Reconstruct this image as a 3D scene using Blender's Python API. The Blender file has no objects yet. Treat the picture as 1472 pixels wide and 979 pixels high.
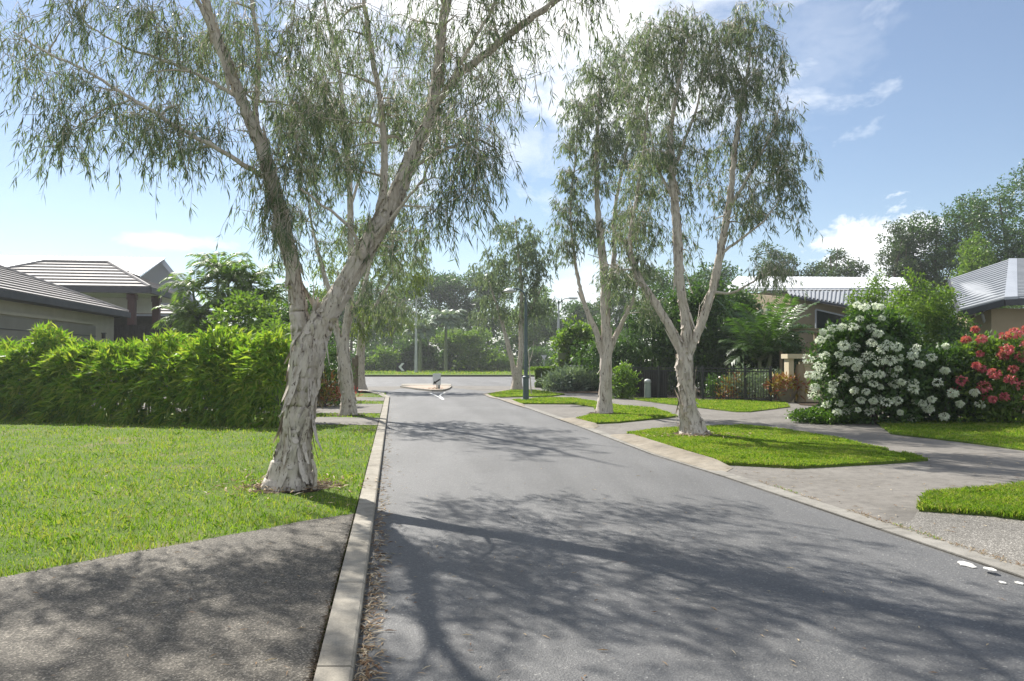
import bpy, math, random
import numpy as np
from mathutils import Vector, noise as mnoise
C = bpy.context.scene.collection
R0 = math.radians
F = 1104.0; CX, CY = 736.0, 489.5; H = 1.65
PITCH = math.atan(28.5 / F)
SUN_AZ, SUN_EL = 35.0, 46.0          # degrees left of the view axis, above the horizon
rng = np.random.default_rng(7)

# ------------------------------------------------------------------ maths
def ray(px, py):
    u = (px - CX) / F; v = (CY - py) / F
    return np.array([u, math.cos(PITCH) - v * math.sin(PITCH), math.sin(PITCH) + v * math.cos(PITCH)])
def P(px, py, d):
    r = ray(px, py); r = r * (d / r[1]); return np.array([r[0], r[1], r[2] + H])
def G(px, py, z=0.0):
    r = ray(px, py); t = (z - H) / r[2]; return np.array([r[0] * t, r[1] * t, z])
def unit(a):
    a = np.asarray(a, float); return a / (np.linalg.norm(a, axis=-1, keepdims=True) + 1e-9)
def rnd_dirs(n, r=rng):
    return unit(r.normal(size=(n, 3)))

# ------------------------------------------------------------------ mesh accumulator
class Acc:
    def __init__(s): s.V = []; s.Fs = []; s.n = 0
    def add(s, V, Fa):
        V = np.asarray(V, float).reshape(-1, 3); Fa = np.asarray(Fa, int)
        if len(V) == 0: return
        s.V.append(V); s.Fs.append(Fa + s.n); s.n += len(V)
    def poly(s, pts): s.add(pts, [list(range(len(pts)))])
    def quad(s, a, b, c, d): s.add([a, b, c, d], [[0, 1, 2, 3]])
    def box(s, c, size, rz=0.0):
        x, y, z = np.asarray(size) / 2.0
        v = np.array([[sx * x, sy * y, sz * z] for sx in (-1, 1) for sy in (-1, 1) for sz in (-1, 1)])
        cr, sr = math.cos(rz), math.sin(rz)
        w = v.copy(); w[:, 0] = v[:, 0] * cr - v[:, 1] * sr; w[:, 1] = v[:, 0] * sr + v[:, 1] * cr
        s.add(w + np.asarray(c), [[0, 1, 3, 2], [4, 6, 7, 5], [0, 4, 5, 1], [2, 3, 7, 6], [0, 2, 6, 4], [1, 5, 7, 3]])
    def prism(s, pts, z0, z1):
        n = len(pts); a = [(p[0], p[1], z1) for p in pts]; b = [(p[0], p[1], z0) for p in pts]
        s.poly(a)
        s.add(a + b, [[i, n + i, n + (i + 1) % n, (i + 1) % n] for i in range(n)])
    def tube(s, pts, rad, sides=8, disp=None, cap=True):
        pts = np.asarray(pts, float); rad = np.broadcast_to(np.asarray(rad, float), (len(pts),))
        n = len(pts)
        T = unit(np.gradient(pts, axis=0))
        ref = np.array([0.0, 1.0, 0.0]) if abs(T[0][1]) < .9 else np.array([1.0, 0, 0])
        U = np.zeros((n, 3)); u = unit(np.cross(T[0], ref)); 
        for i in range(n):
            u = unit(u - T[i] * np.dot(u, T[i])); U[i] = u
        W = np.cross(T, U)
        th = np.linspace(0, 2 * math.pi, sides, endpoint=False)
        rr = np.repeat(rad[:, None], sides, 1)
        if disp is not None: rr = disp(pts, rr, th)
        V = pts[:, None, :] + rr[..., None] * (np.cos(th)[None, :, None] * U[:, None, :] + np.sin(th)[None, :, None] * W[:, None, :])
        i = np.arange(n - 1)[:, None] * sides; j = np.arange(sides)[None, :]; k = (j + 1) % sides
        Q = np.stack([i + j, i + k, i + k + sides, i + j + sides], -1).reshape(-1, 4)
        s.add(V.reshape(-1, 3), Q)
        if cap:
            s.poly(V[-1]); s.poly(V[0][::-1])
        return V, U, W
    def build(s, name, mat, parent=None, smooth=False):
        me = bpy.data.meshes.new(name)
        if s.n:
            V = np.concatenate(s.V)
            me.vertices.add(len(V)); me.vertices.foreach_set('co', V.astype(np.float32).ravel())
            L = np.concatenate([f.ravel() for f in s.Fs])
            tot = np.concatenate([np.full(len(f), f.shape[1]) for f in s.Fs])
            st = np.concatenate([[0], np.cumsum(tot)[:-1]])
            me.loops.add(len(L)); me.loops.foreach_set('vertex_index', L.astype(np.int32))
            me.polygons.add(len(tot)); me.polygons.foreach_set('loop_start', st.astype(np.int32))
            me.polygons.foreach_set('use_smooth', np.full(len(tot), smooth))
            me.update(calc_edges=True); me.validate()
        me.materials.append(mat)
        o = bpy.data.objects.new(name, me); C.objects.link(o)
        if parent is not None:
            o.parent = parent
            m = parent.matrix_basis
            par = parent
            o.matrix_parent_inverse = m.inverted() if par.parent is None else (par.parent.matrix_basis @ par.parent.matrix_basis.inverted() @ m).inverted()
        return o

def thing(name, label, cat, loc=(0, 0, 0), group=None):
    o = bpy.data.objects.new(name, None); C.objects.link(o); o.location = tuple(float(a) for a in loc)
    o.empty_display_size = .2
    o['label'] = label; o['category'] = cat
    if group: o['group'] = group
    return o
def tag(o, label, cat, group=None, kind=None):
    o['label'] = label; o['category'] = cat
    if group: o['group'] = group
    if kind: o['kind'] = kind
    return o
def struct(o): o['kind'] = 'structure'; return o

# ------------------------------------------------------------------ materials
def newmat(name):
    m = bpy.data.materials.new(name); m.use_nodes = True
    nt = m.node_tree; nt.nodes.clear(); return m, nt
def N(nt, t, **k):
    n = nt.nodes.new(t)
    for a, b in k.items():
        if a.startswith('i_'): n.inputs[a[2:].replace('_', ' ')].default_value = b
        else: setattr(n, a, b)
    return n
def ramp(nt, fac, stops, interp='LINEAR'):
    r = nt.nodes.new('ShaderNodeValToRGB'); r.color_ramp.interpolation = interp
    e = r.color_ramp.elements
    while len(e) < len(stops): e.new(.5)
    for i, (p, c) in enumerate(stops):
        e[i].position = p; e[i].color = (*c, 1) if len(c) == 3 else c
    nt.links.new(fac, r.inputs[0]); return r.outputs[0]
def g3(v): return (v, v, v)
def mixc(nt, fac, a, b, mode='MIX'):
    m = nt.nodes.new('ShaderNodeMix'); m.data_type = 'RGBA'; m.blend_type = mode
    for s, v in ((m.inputs[0], fac), (m.inputs[6], a), (m.inputs[7], b)):
        if hasattr(v, 'is_output') or isinstance(v, bpy.types.NodeSocket): nt.links.new(v, s)
        else: s.default_value = v if not isinstance(v, tuple) else ((*v, 1) if len(v) == 3 else v)
    return m.outputs[2]
def noise_tex(nt, vec, scale, detail=4, rough=.55, dist=0):
    n = N(nt, 'ShaderNodeTexNoise', i_Scale=scale, i_Detail=detail, i_Roughness=rough, i_Distortion=dist)
    nt.links.new(vec, n.inputs['Vector']); return n.outputs[0]
def finish(nt, col, rough=.8, spec=.3, bump=None, bs=.3, bd=.02, metallic=0):
    b = N(nt, 'ShaderNodeBsdfPrincipled'); o = N(nt, 'ShaderNodeOutputMaterial')
    if isinstance(col, bpy.types.NodeSocket): nt.links.new(col, b.inputs['Base Color'])
    else: b.inputs['Base Color'].default_value = (*col, 1)
    if isinstance(rough, bpy.types.NodeSocket): nt.links.new(rough, b.inputs['Roughness'])
    else: b.inputs['Roughness'].default_value = rough
    b.inputs['Specular IOR Level'].default_value = spec; b.inputs['Metallic'].default_value = metallic
    if bump is not None:
        bn = N(nt, 'ShaderNodeBump', i_Strength=bs, i_Distance=bd)
        nt.links.new(bump, bn.inputs['Height']); nt.links.new(bn.outputs[0], b.inputs['Normal'])
    nt.links.new(b.outputs[0], o.inputs[0]); return b
def pos(nt, sc=(1, 1, 1)):
    g = N(nt, 'ShaderNodeTexCoord'); m = N(nt, 'ShaderNodeMapping'); m.inputs['Scale'].default_value = sc
    nt.links.new(g.outputs['Object'], m.inputs[0]); return m.outputs[0]
def simple(name, c1, c2, scale=3, rough=.8, spec=.3, bs=.1, bd=.01, sc=(1, 1, 1), metallic=0, fine=None):
    m, nt = newmat(name); v = pos(nt, sc)
    n = noise_tex(nt, v, scale, 6); col = ramp(nt, n, [(.3, c1), (.7, c2)])
    h = noise_tex(nt, v, fine or scale * 12, 3)
    finish(nt, col, rough, spec, h, bs, bd, metallic); return m
def leafmat(name, cols, trans=.4, rough=.45, spec=.4, tcol=1.6, posvar=.35, tb=.45):
    """leaves: colour differs from leaf to leaf and slowly through the crown"""
    m, nt = newmat(name)
    g = N(nt, 'ShaderNodeNewGeometry')
    v = pos(nt); n = noise_tex(nt, v, 1.3, 2)
    mt = N(nt, 'ShaderNodeMath', operation='MULTIPLY_ADD'); nt.links.new(n, mt.inputs[0]); mt.inputs[1].default_value = posvar * 2; mt.inputs[2].default_value = -posvar
    ad = N(nt, 'ShaderNodeMath', operation='ADD', use_clamp=True); nt.links.new(g.outputs['Random Per Island'], ad.inputs[0]); nt.links.new(mt.outputs[0], ad.inputs[1])
    k = len(cols); col = ramp(nt, ad.outputs[0], [(i / (k - 1), c) for i, c in enumerate(cols)])
    b = N(nt, 'ShaderNodeBsdfPrincipled'); nt.links.new(col, b.inputs['Base Color'])
    b.inputs['Roughness'].default_value = rough; b.inputs['Specular IOR Level'].default_value = spec
    t = N(nt, 'ShaderNodeBsdfTranslucent')
    tc = mixc(nt, 1.0, col, (tcol * 1.05, tcol * 1.15, tcol * tb), 'MULTIPLY'); nt.links.new(tc, t.inputs[0])
    mx = N(nt, 'ShaderNodeMixShader'); mx.inputs[0].default_value = trans
    nt.links.new(b.outputs[0], mx.inputs[1]); nt.links.new(t.outputs[0], mx.inputs[2])
    o = N(nt, 'ShaderNodeOutputMaterial'); nt.links.new(mx.outputs[0], o.inputs[0]); return m

def mat_asphalt():
    m, nt = newmat('asphalt'); v = pos(nt)
    vo = N(nt, 'ShaderNodeTexVoronoi', i_Scale=90.0); nt.links.new(v, vo.inputs['Vector'])
    stones = ramp(nt, vo.outputs['Color'], [(.0, g3(.076)), (.5, g3(.10)), (.86, (.134, .133, .13)), (.95, (.25, .245, .23))])
    big = ramp(nt, noise_tex(nt, v, .35, 6, .6), [(.3, g3(.82)), (.7, g3(1.12))])
    c = mixc(nt, 1.0, stones, big, 'MULTIPLY')
    streak = ramp(nt, noise_tex(nt, pos(nt, (1.6, .12, 1)), 1.2, 5), [(.35, g3(.9)), (.65, g3(1.08))])
    c = mixc(nt, 1.0, c, streak, 'MULTIPLY')
    # wheel tracks run along the road; u is the distance across it
    rot = N(nt, 'ShaderNodeMapping'); rot.vector_type = 'POINT'; rot.inputs['Rotation'].default_value = (0, 0, -R0(9.0)); nt.links.new(v, rot.inputs[0])
    stretch = N(nt, 'ShaderNodeMapping'); stretch.inputs['Scale'].default_value = (1.0, .06, 1); nt.links.new(rot.outputs[0], stretch.inputs[0])
    tr = ramp(nt, noise_tex(nt, stretch.outputs[0], 1.0, 3, .5), [(.35, g3(.86)), (.5, g3(1.0)), (.65, g3(1.13))])
    c = mixc(nt, 1.0, c, tr, 'MULTIPLY')
    blot = ramp(nt, noise_tex(nt, v, 1.7, 6, .7), [(.30, g3(.72)), (.40, g3(1))]); c = mixc(nt, .8, c, blot, 'MULTIPLY')
    warp = N(nt, 'ShaderNodeVectorMath', operation='ADD'); nw = N(nt, 'ShaderNodeTexNoise', i_Scale=1.5, i_Detail=4.0); nt.links.new(v, nw.inputs['Vector']); nt.links.new(v, warp.inputs[0]); nt.links.new(nw.outputs['Color'], warp.inputs[1])
    ck = N(nt, 'ShaderNodeTexVoronoi', feature='DISTANCE_TO_EDGE', i_Scale=.22); nt.links.new(warp.outputs[0], ck.inputs['Vector'])
    line = ramp(nt, ck.outputs['Distance'], [(.0, g3(1)), (.0016, g3(.6)), (.003, g3(0))])
    gate = ramp(nt, noise_tex(nt, v, .5, 2), [(.52, g3(0)), (.60, g3(.8))]); lm = mixc(nt, 1.0, line, gate, 'MULTIPLY')
    c = mixc(nt, lm, c, (.035, .034, .033))
    sp = ramp(nt, noise_tex(nt, v, 22, 2), [(.69, g3(0)), (.73, g3(1))])
    c = mixc(nt, sp, c, (.16, .15, .13))
    finish(nt, c, .68, .5, vo.outputs['Distance'], .5, .006); return m
def mat_aggregate(name, base, light, k=1.0):
    m, nt = newmat(name); v = pos(nt)
    vo = N(nt, 'ShaderNodeTexVoronoi', i_Scale=105.0); nt.links.new(v, vo.inputs['Vector'])
    hi = tuple(min(.85, a * 1.9) for a in light)
    st = ramp(nt, vo.outputs['Color'], [(0, tuple(a * .6 for a in base)), (.45, base), (.78, light), (.93, hi)])
    big = ramp(nt, noise_tex(nt, v, .7, 7, .62), [(.28, g3(.68)), (.72, g3(1.2))])
    c = mixc(nt, 1.0, st, big, 'MULTIPLY')
    finish(nt, c, .8, .4, vo.outputs['Distance'], .6, .008); return m
def mat_concrete(name, c1, c2, joint=None):
    m, nt = newmat(name); v = pos(nt)
    c = ramp(nt, noise_tex(nt, v, 1.1, 8, .65), [(.28, c1), (.72, c2)])
    st = ramp(nt, noise_tex(nt, v, 6, 6, .7), [(.38, g3(.72)), (.55, g3(1.0))])
    c = mixc(nt, .8, c, st, 'MULTIPLY')
    sf = ramp(nt, noise_tex(nt, v, .45, 7, .7, .6), [(.34, g3(.66)), (.46, g3(1)), (.60, g3(1.0)), (.72, g3(1.14))]); c = mixc(nt, .9, c, sf, 'MULTIPLY')
    sp = ramp(nt, noise_tex(nt, v, 95, 2, .6), [(.3, g3(.82)), (.7, g3(1.12))])
    c = mixc(nt, 1.0, c, sp, 'MULTIPLY')
    finish(nt, c, .85, .3, noise_tex(nt, v, 60, 5), .35, .006); return m
def mat_soilgrass():
    m, nt = newmat('turf'); v = pos(nt)
    c = ramp(nt, noise_tex(nt, v, .9, 6, .6), [(.3, (.075, .125, .018)), (.55, (.11, .165, .026)), (.72, (.16, .175, .045))])
    f = ramp(nt, noise_tex(nt, v, 40, 4, .7), [(.3, g3(.55)), (.7, g3(1.3))])
    dp = ramp(nt, noise_tex(nt, v, .55, 6, .65), [(.56, g3(0)), (.66, g3(.8))]); c = mixc(nt, dp, c, (.20, .18, .085)); c = mixc(nt, 1.0, c, f, 'MULTIPLY'); finish(nt, c, .9, .15, noise_tex(nt, v, 60, 4), .8, .03); return m
def mat_bark(name, pale, mid, dark, sc=1.0, red=(.27, .20, .145)):
    m, nt = newmat(name)
    v = pos(nt, (6 * sc, 6 * sc, 1.5 * sc)); v2 = pos(nt, (14 * sc, 14 * sc, 2.2 * sc))
    n1 = noise_tex(nt, v, 1.0, 8, .62, .8); n2 = noise_tex(nt, v2, 1.5, 6, .7, 1.2)
    c = ramp(nt, n1, [(.30, mid), (.48, pale), (.62, tuple(a * .88 for a in pale)), (.74, mid)])
    cr = ramp(nt, n2, [(.36, g3(1)), (.45, g3(0))])
    c = mixc(nt, cr, c, dark)
    rd = ramp(nt, noise_tex(nt, v, .7, 3), [(.64, g3(0)), (.74, g3(.6))])
    c = mixc(nt, rd, c, red)
    hh = mixc(nt, .5, n1, n2)
    finish(nt, c, .85, .2, hh, .9, .03); return m

M = {}
M['asphalt'] = mat_asphalt()
M['drive_dark'] = mat_aggregate('exposed_aggregate_dark', (.075, .065, .05), (.165, .147, .118))
M['drive_right'] = mat_aggregate('exposed_aggregate_grey', (.14, .13, .112), (.26, .245, .22))
M['kerb'] = mat_concrete('kerb_concrete', (.25, .225, .18), (.38, .35, .295))
M['path'] = mat_concrete('path_concrete', (.155, .142, .124), (.215, .20, .178))
M['edge'] = mat_concrete('edge_concrete', (.21, .197, .172), (.30, .285, .255))
M['gutter'] = mat_concrete('rolled_concrete', (.19, .16, .115), (.32, .285, .23))
M['turf'] = mat_soilgrass()
M['soil'] = simple('garden_soil', (.035, .026, .017), (.08, .06, .04), 2, .95, .1, .6, .03)
M['bark'] = mat_bark('paperbark', (.57, .515, .445), (.33, .275, .215), (.07, .05, .035))
M['bark2'] = mat_bark('paperbark_far', (.52, .465, .39), (.31, .26, .20), (.09, .07, .05))
M['twig'] = simple('pale_twig', (.38, .33, .27), (.60, .54, .46), 6, .8, .2)
M['darkbark'] = simple('dark_bark', (.07, .055, .04), (.16, .13, .10), 3, .9, .2)
M['grass'] = leafmat('grass_blade', [(.075, .145, .012), (.12, .205, .018), (.17, .25, .028), (.22, .26, .05), (.27, .26, .10)], .45, .55, .25, 1.7, .5)
M['mela'] = leafmat('weeping_leaf', [(.078, .106, .078), (.112, .148, .102), (.14, .178, .11), (.185, .21, .115)], .45, .42, .45, 1.5, .3, .7)
M['mela_y'] = leafmat('weeping_leaf_yellow', [(.08, .12, .035), (.12, .16, .045), (.18, .21, .05)], .45, .45, .4, 1.6, .3)
M['hedge'] = leafmat('hedge_leaf', [(.07, .145, .02), (.12, .215, .026), (.165, .25, .035), (.22, .29, .045), (.27, .29, .07)], .45, .5, .3, 1.7, .3)
M['broad'] = leafmat('broad_leaf', [(.03, .065, .02), (.052, .105, .027), (.085, .15, .035)], .36, .4, .5, 1.5, .3)
M['broad_y'] = leafmat('broad_leaf_light', [(.065, .125, .024), (.11, .18, .034), (.16, .22, .048)], .45, .45, .4, 1.6, .3)
M['gum'] = leafmat('gum_leaf', [(.045, .075, .04), (.07, .105, .055), (.10, .135, .07)], .35, .45, .4, 1.4, .3)
M['silver'] = leafmat('silver_leaf', [(.12, .17, .13), (.20, .26, .20), (.28, .34, .27)], .25, .45, .4, 1.3, .3)
M['palm'] = leafmat('palm_leaf', [(.04, .09, .018), (.07, .14, .022), (.12, .19, .03)], .4, .35, .5, 1.6, .3)
M['white_fl'] = leafmat('cream_petal', [(.74, .75, .58), (.82, .83, .72), (.86, .86, .80)], .5, .6, .3, .9, .1, 1.05)
M['pink_fl'] = leafmat('pink_petal', [(.42, .07, .11), (.56, .13, .17), (.64, .24, .24)], .3, .6, .3, 1.0, .1)
M['red_lf'] = leafmat('red_leaf', [(.22, .04, .03), (.30, .14, .04), (.30, .30, .06), (.45, .10, .10)], .3, .5, .3, 1.0, .1)
M['litter'] = leafmat('dry_leaf', [(.16, .08, .04), (.30, .20, .11), (.42, .33, .22), (.50, .44, .34)], .1, .7, .2, 1.0, .1)
M['tile'] = simple('roof_tile', (.20, .185, .18), (.30, .28, .27), 5, .7, .3, .2, .01)
M['fascia'] = simple('dark_fascia', (.05, .052, .06), (.07, .072, .08), 3, .6, .3)
M['metal'] = simple('pale_steel_roof', (.27, .285, .305), (.33, .345, .365), 1.5, .8, .1, .03, .004)
M['white_roof'] = simple('white_steel_roof', (.76, .77, .78), (.82, .83, .84), 1.5, .5, .4, .03, .004)
M['flash'] = simple('grey_flashing', (.34, .36, .39), (.39, .41, .44), 1.5, .45, .5, .03, .004)
M['render'] = simple('beige_render', (.40, .37, .30), (.46, .425, .35), 2, .9, .2, .25, .004)
M['tan'] = simple('tan_render', (.30, .245, .165), (.35, .29, .20), 2, .9, .2, .25, .004)
M['cream'] = simple('cream_render', (.55, .47, .33), (.60, .53, .38), 2, .9, .2, .25, .004)
M['door'] = simple('garage_panel', (.21, .20, .17), (.24, .23, .20), 2, .7, .3, .03, .003)
M['whitewall'] = simple('white_soffit', (.62, .62, .62), (.70, .70, .70), 2, .8, .2)
M['redpost'] = simple('red_brown_paint', (.05, .022, .018), (.075, .03, .024), 4, .6, .4)
M['darkwall'] = simple('dark_timber', (.035, .033, .03), (.06, .055, .05), 4, .85, .2)
M['fence'] = simple('black_steel', (.02, .022, .022), (.035, .037, .037), 6, .5, .5)
M['lamp'] = simple('green_grey_paint', (.07, .105, .11), (.09, .125, .13), 3, .5, .4)
M['galv'] = simple('galvanised_steel', (.34, .36, .35), (.44, .46, .45), 3, .5, .5, metallic=.3)
M['signface'] = simple('sign_face', (.62, .65, .64), (.68, .70, .69), 3, .5, .4)
M['signgrey'] = simple('sign_back', (.26, .28, .27), (.32, .34, .33), 3, .5, .4)
M['black'] = simple('black_paint', (.02, .02, .022), (.03, .03, .032), 3, .5, .4)
M['signred'] = simple('red_border', (.40, .06, .05), (.45, .08, .06), 3, .5, .4)
M['paint'] = simple('road_paint', (.62, .62, .58), (.78, .78, .75), 14, .7, .3)
M['utility'] = simple('green_grey_cabinet', (.24, .29, .26), (.30, .34, .31), 3, .6, .4)
M['olive'] = simple('olive_board', (.13, .16, .08), (.17, .20, .11), 3, .8, .2)
M['pot'] = simple('clay_pot', (.20, .17, .13), (.28, .24, .18), 5, .85, .2)
M['glass'] = simple('dark_glass', (.015, .02, .02), (.02, .025, .025), 3, .08, .6, 0, .001)
M['timber'] = simple('weathered_timber', (.11, .085, .06), (.18, .14, .10), 4, .9, .2)
M['brick_isl'] = simple('pink_paving', (.38, .29, .23), (.46, .36, .29), 4, .9, .2)
M['paper'] = simple('white_scrap', (.46, .45, .42), (.66, .65, .62), 8, .8, .2)

# ------------------------------------------------------------------ leaves
def leaf_add(acc, B, D, L, W, r, curl=0.0, face=None):
    """B base points, D directions, L lengths, W widths: one folded leaf each"""
    n = len(B); D = unit(D)
    S = unit(np.cross(D, rnd_dirs(n, r))) if face is None else unit(np.cross(D, face))
    Nn = np.cross(S, D)
    L = np.broadcast_to(L, (n,))[:, None]; W = np.broadcast_to(W, (n,))[:, None]
    mid = B + D * L * .45 + Nn * L * .04
    tip = B + D * L + np.array([0, 0, -1.0]) * L * curl
    V = np.stack([B, mid + S * W * .5, tip, mid - S * W * .5], 1).reshape(-1, 3)
    acc.add(V, np.arange(4 * n).reshape(n, 4))

def smooth_path(pts, rad, step):
    pts = np.asarray(pts, float); rad = np.asarray(rad, float)
    d = np.r_[0, np.cumsum(np.linalg.norm(np.diff(pts, axis=0), axis=1))]
    n = max(3, int(d[-1] / step) + 1)
    t = np.linspace(0, d[-1], n)
    # Catmull-Rom through the joints
    e = np.vstack([2 * pts[0] - pts[1], pts, 2 * pts[-1] - pts[-2]])
    out = []
    for tt in t:
        i = min(len(pts) - 2, max(0, int(np.searchsorted(d, tt, 'right') - 1)))
        u = (tt - d[i]) / max(1e-6, d[i + 1] - d[i])
        p0, p1, p2, p3 = e[i], e[i + 1], e[i + 2], e[i + 3]
        out.append(.5 * ((2 * p1) + (-p0 + p2) * u + (2 * p0 - 5 * p1 + 4 * p2 - p3) * u * u + (-p0 + 3 * p1 - 3 * p2 + p3) * u ** 3))
    return np.array(out), np.interp(t, d, rad)

def bark_disp(amp, seed, flare_z=None, flare=0):
    def f(pts, rr, th):
        out = rr.copy()
        c, s = np.cos(th), np.sin(th)
        for i in range(len(pts)):
            z = pts[i][2]; R = rr[i][0]
            for j in range(len(th)):
                tw = th[j] + z * .55
                a = mnoise.noise(Vector((math.cos(tw) * 1.6 + seed, math.sin(tw) * 1.6, z * .9)))
                b = mnoise.noise(Vector((math.cos(tw) * 4.5, math.sin(tw) * 4.5 + seed, z * 1.6)))
                b2 = mnoise.noise(Vector((math.cos(tw) * 3.1, math.sin(tw) * 3.1 + seed, z * .7 + 9)))
                q = mnoise.noise(Vector((c[j] * 6.3 + seed + .37, s[j] * 6.3 + .71, z * 2.9 + .4 + th[j] * .8)))
                v = a * .62 + b * .55 - abs(b2) * .5 + q * .3
                k = .93 + amp * v
                if flare and z < flare_z:
                    tt = max(0, min(1, 1 - z / flare_z)) ** 1.7
                    k += flare * tt * (.55 + .9 * max(0, mnoise.noise(Vector((c[j] * 2.2 + seed, s[j] * 2.2, 3.3))) + .35))
                out[i][j] = R * k
        return out
    return f

def add_flakes(acc, pts, rad, n, r, size=1.0, surf=None):
    """strips of papery bark peeling off a limb"""
    T = unit(np.gradient(pts, axis=0))
    for _ in range(n):
        i = int(r.integers(1, len(pts) - 1)); R = rad[i]
        if R < .05: continue
        t = T[i]
        if surf is not None:
            V_, U_, W_ = surf; ns = V_.shape[1]; jj = int(r.integers(0, ns)); th0 = 2 * math.pi * jj / ns
            a = math.cos(th0) * U_[i] + math.sin(th0) * W_[i]; b = -math.sin(th0) * U_[i] + math.cos(th0) * W_[i]
        else:
            a = unit(np.cross(t, rnd_dirs(1, r)[0])); b = np.cross(t, a)
        stp = np.linalg.norm(pts[i] - pts[i - 1]) + 1e-6
        ln = (.06 + .5 * r.random() ** 2.2) * size; w = min(r.uniform(.02, .13) * size, R * .9); dn = -1 if r.random() < .65 else 1
        out = (.003 + .05 * r.random() ** 3) * size
        rows = []
        skew = r.uniform(-.6, .6)
        for q in range(4):
            u = q / 3
            if surf is not None:
                ii = int(np.clip(round(i + dn * ln * u / stp), 0, len(pts) - 1)); RR_ = float(np.linalg.norm(V_[ii, jj] - pts[ii]))
            else: RR_ = R
            off = RR_ * .985 + .002 + out * u ** 2
            ww = w * (.55, 1.0, .8, .35)[q]
            row = []
            for sgn in (-1, 0, 1):
                ang = sgn * ww / (2 * RR_) + skew * u * ln
                row.append(pts[i] + t * dn * ln * u + off * (math.cos(ang) * a + math.sin(ang) * b) + a * (.004 if sgn == 0 else r.uniform(0, .008)))
            rows.append(row)
        V = np.array(rows).reshape(-1, 3)
        Q = [[q * 3 + k, q * 3 + k + 1, q * 3 + 4 + k, q * 3 + 3 + k] for q in range(3) for k in range(2)]
        acc.add(V, Q)

def ell_targets(blobs, r):
    out = []
    for (px, py, d, rx, ry, rd, n) in blobs:
        c = P(px, py, d); s = d / F
        a = rnd_dirs(n, r) * (r.random((n, 1)) ** (1 / 2.4))
        out.append(c + a * np.array([rx * s, rd, ry * s]))
    return np.concatenate(out)

def grow(nodes, nrad, targets, acc, r, rb=.012, rk=.012, sides=5, up=.12, seg=.3):
    """join every target to the nearest wood below it with a thin curved branch"""
    NP = [np.asarray(nodes)]; NR = [np.asarray(nrad)]
    allp = np.concatenate(NP); allr = np.concatenate(NR)
    base = allp.copy()
    dist = np.array([np.min(np.linalg.norm(base - t, axis=1)) for t in targets])
    tips = []
    for k in np.argsort(dist):
        t = targets[k]
        dv = allp - t; dd = np.linalg.norm(dv, axis=1) + 1.3 * np.maximum(0, dv[:, 2])
        i = int(np.argmin(dd)); p = allp[i]; L = float(np.linalg.norm(t - p))
        if L < .05: tips.append(unit(rnd_dirs(1, r)[0])); continue
        n = max(3, int(L / seg) + 2)
        ctrl = p + (t - p) * .45 + np.array([0, 0, up * L]) + r.normal(size=3) * .08 * L
        u = np.linspace(0, 1, n)[:, None]
        path = (1 - u) ** 2 * p + 2 * u * (1 - u) * ctrl + u ** 2 * t
        path[1:-1] += r.normal(size=(n - 2, 3)) * .018 * min(L, 1.5)
        r0 = min(allr[i] * .75, rb + rk * L); rd = np.linspace(r0, max(.003, r0 * .3), n)
        acc.tube(path, rd, sides, cap=False)
        allp = np.concatenate([allp, path[1:]]); allr = np.concatenate([allr, rd[1:]])
        tips.append(unit(path[-1] - path[-2]))
    return np.array(tips)

def weeping(acc, twigs, targets, tips, r, sprays=7, leaves=12, L=.15, W=.014, spread=.32, hang=.5, tsides=3):
    """sprays of narrow leaves hanging from thin twigs"""
    n = len(targets)
    for k in range(sprays):
        st = targets + r.normal(size=(n, 3)) * .05
        o = unit(tips * .5 + rnd_dirs(n, r) * np.array([1, 1, .6]))
        a = st + o * (spread * r.uniform(.3, 1.1, (n, 1)))
        ln = hang * r.uniform(.35, 1.2, (n, 1))
        b = a + unit(o * .35 + np.array([0, 0, -1.0]) + r.normal(size=(n, 3)) * .15) * ln
        if tsides:
            for i in range(n):
                twigs.tube(np.array([st[i], a[i] + [0, 0, .02], (a[i] + b[i]) / 2 + r.normal(size=3) * .02, b[i]]), [.0045, .0035, .0025, .0015], tsides, cap=False)
        for q in range(leaves):
            u = r.random((n, 1)) ** .8
            base = np.where(u < .3, st + (a - st) * u / .3, a + (b - a) * (u - .3) / .7)
            D = np.array([0, 0, -1.0]) * 1.0 + r.normal(size=(n, 3)) * np.array([.42, .42, .35]) + o * .25
            leaf_add(acc, base, D, L * r.uniform(.6, 1.25, n), W * r.uniform(.7, 1.3, n), r, .05)

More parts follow.
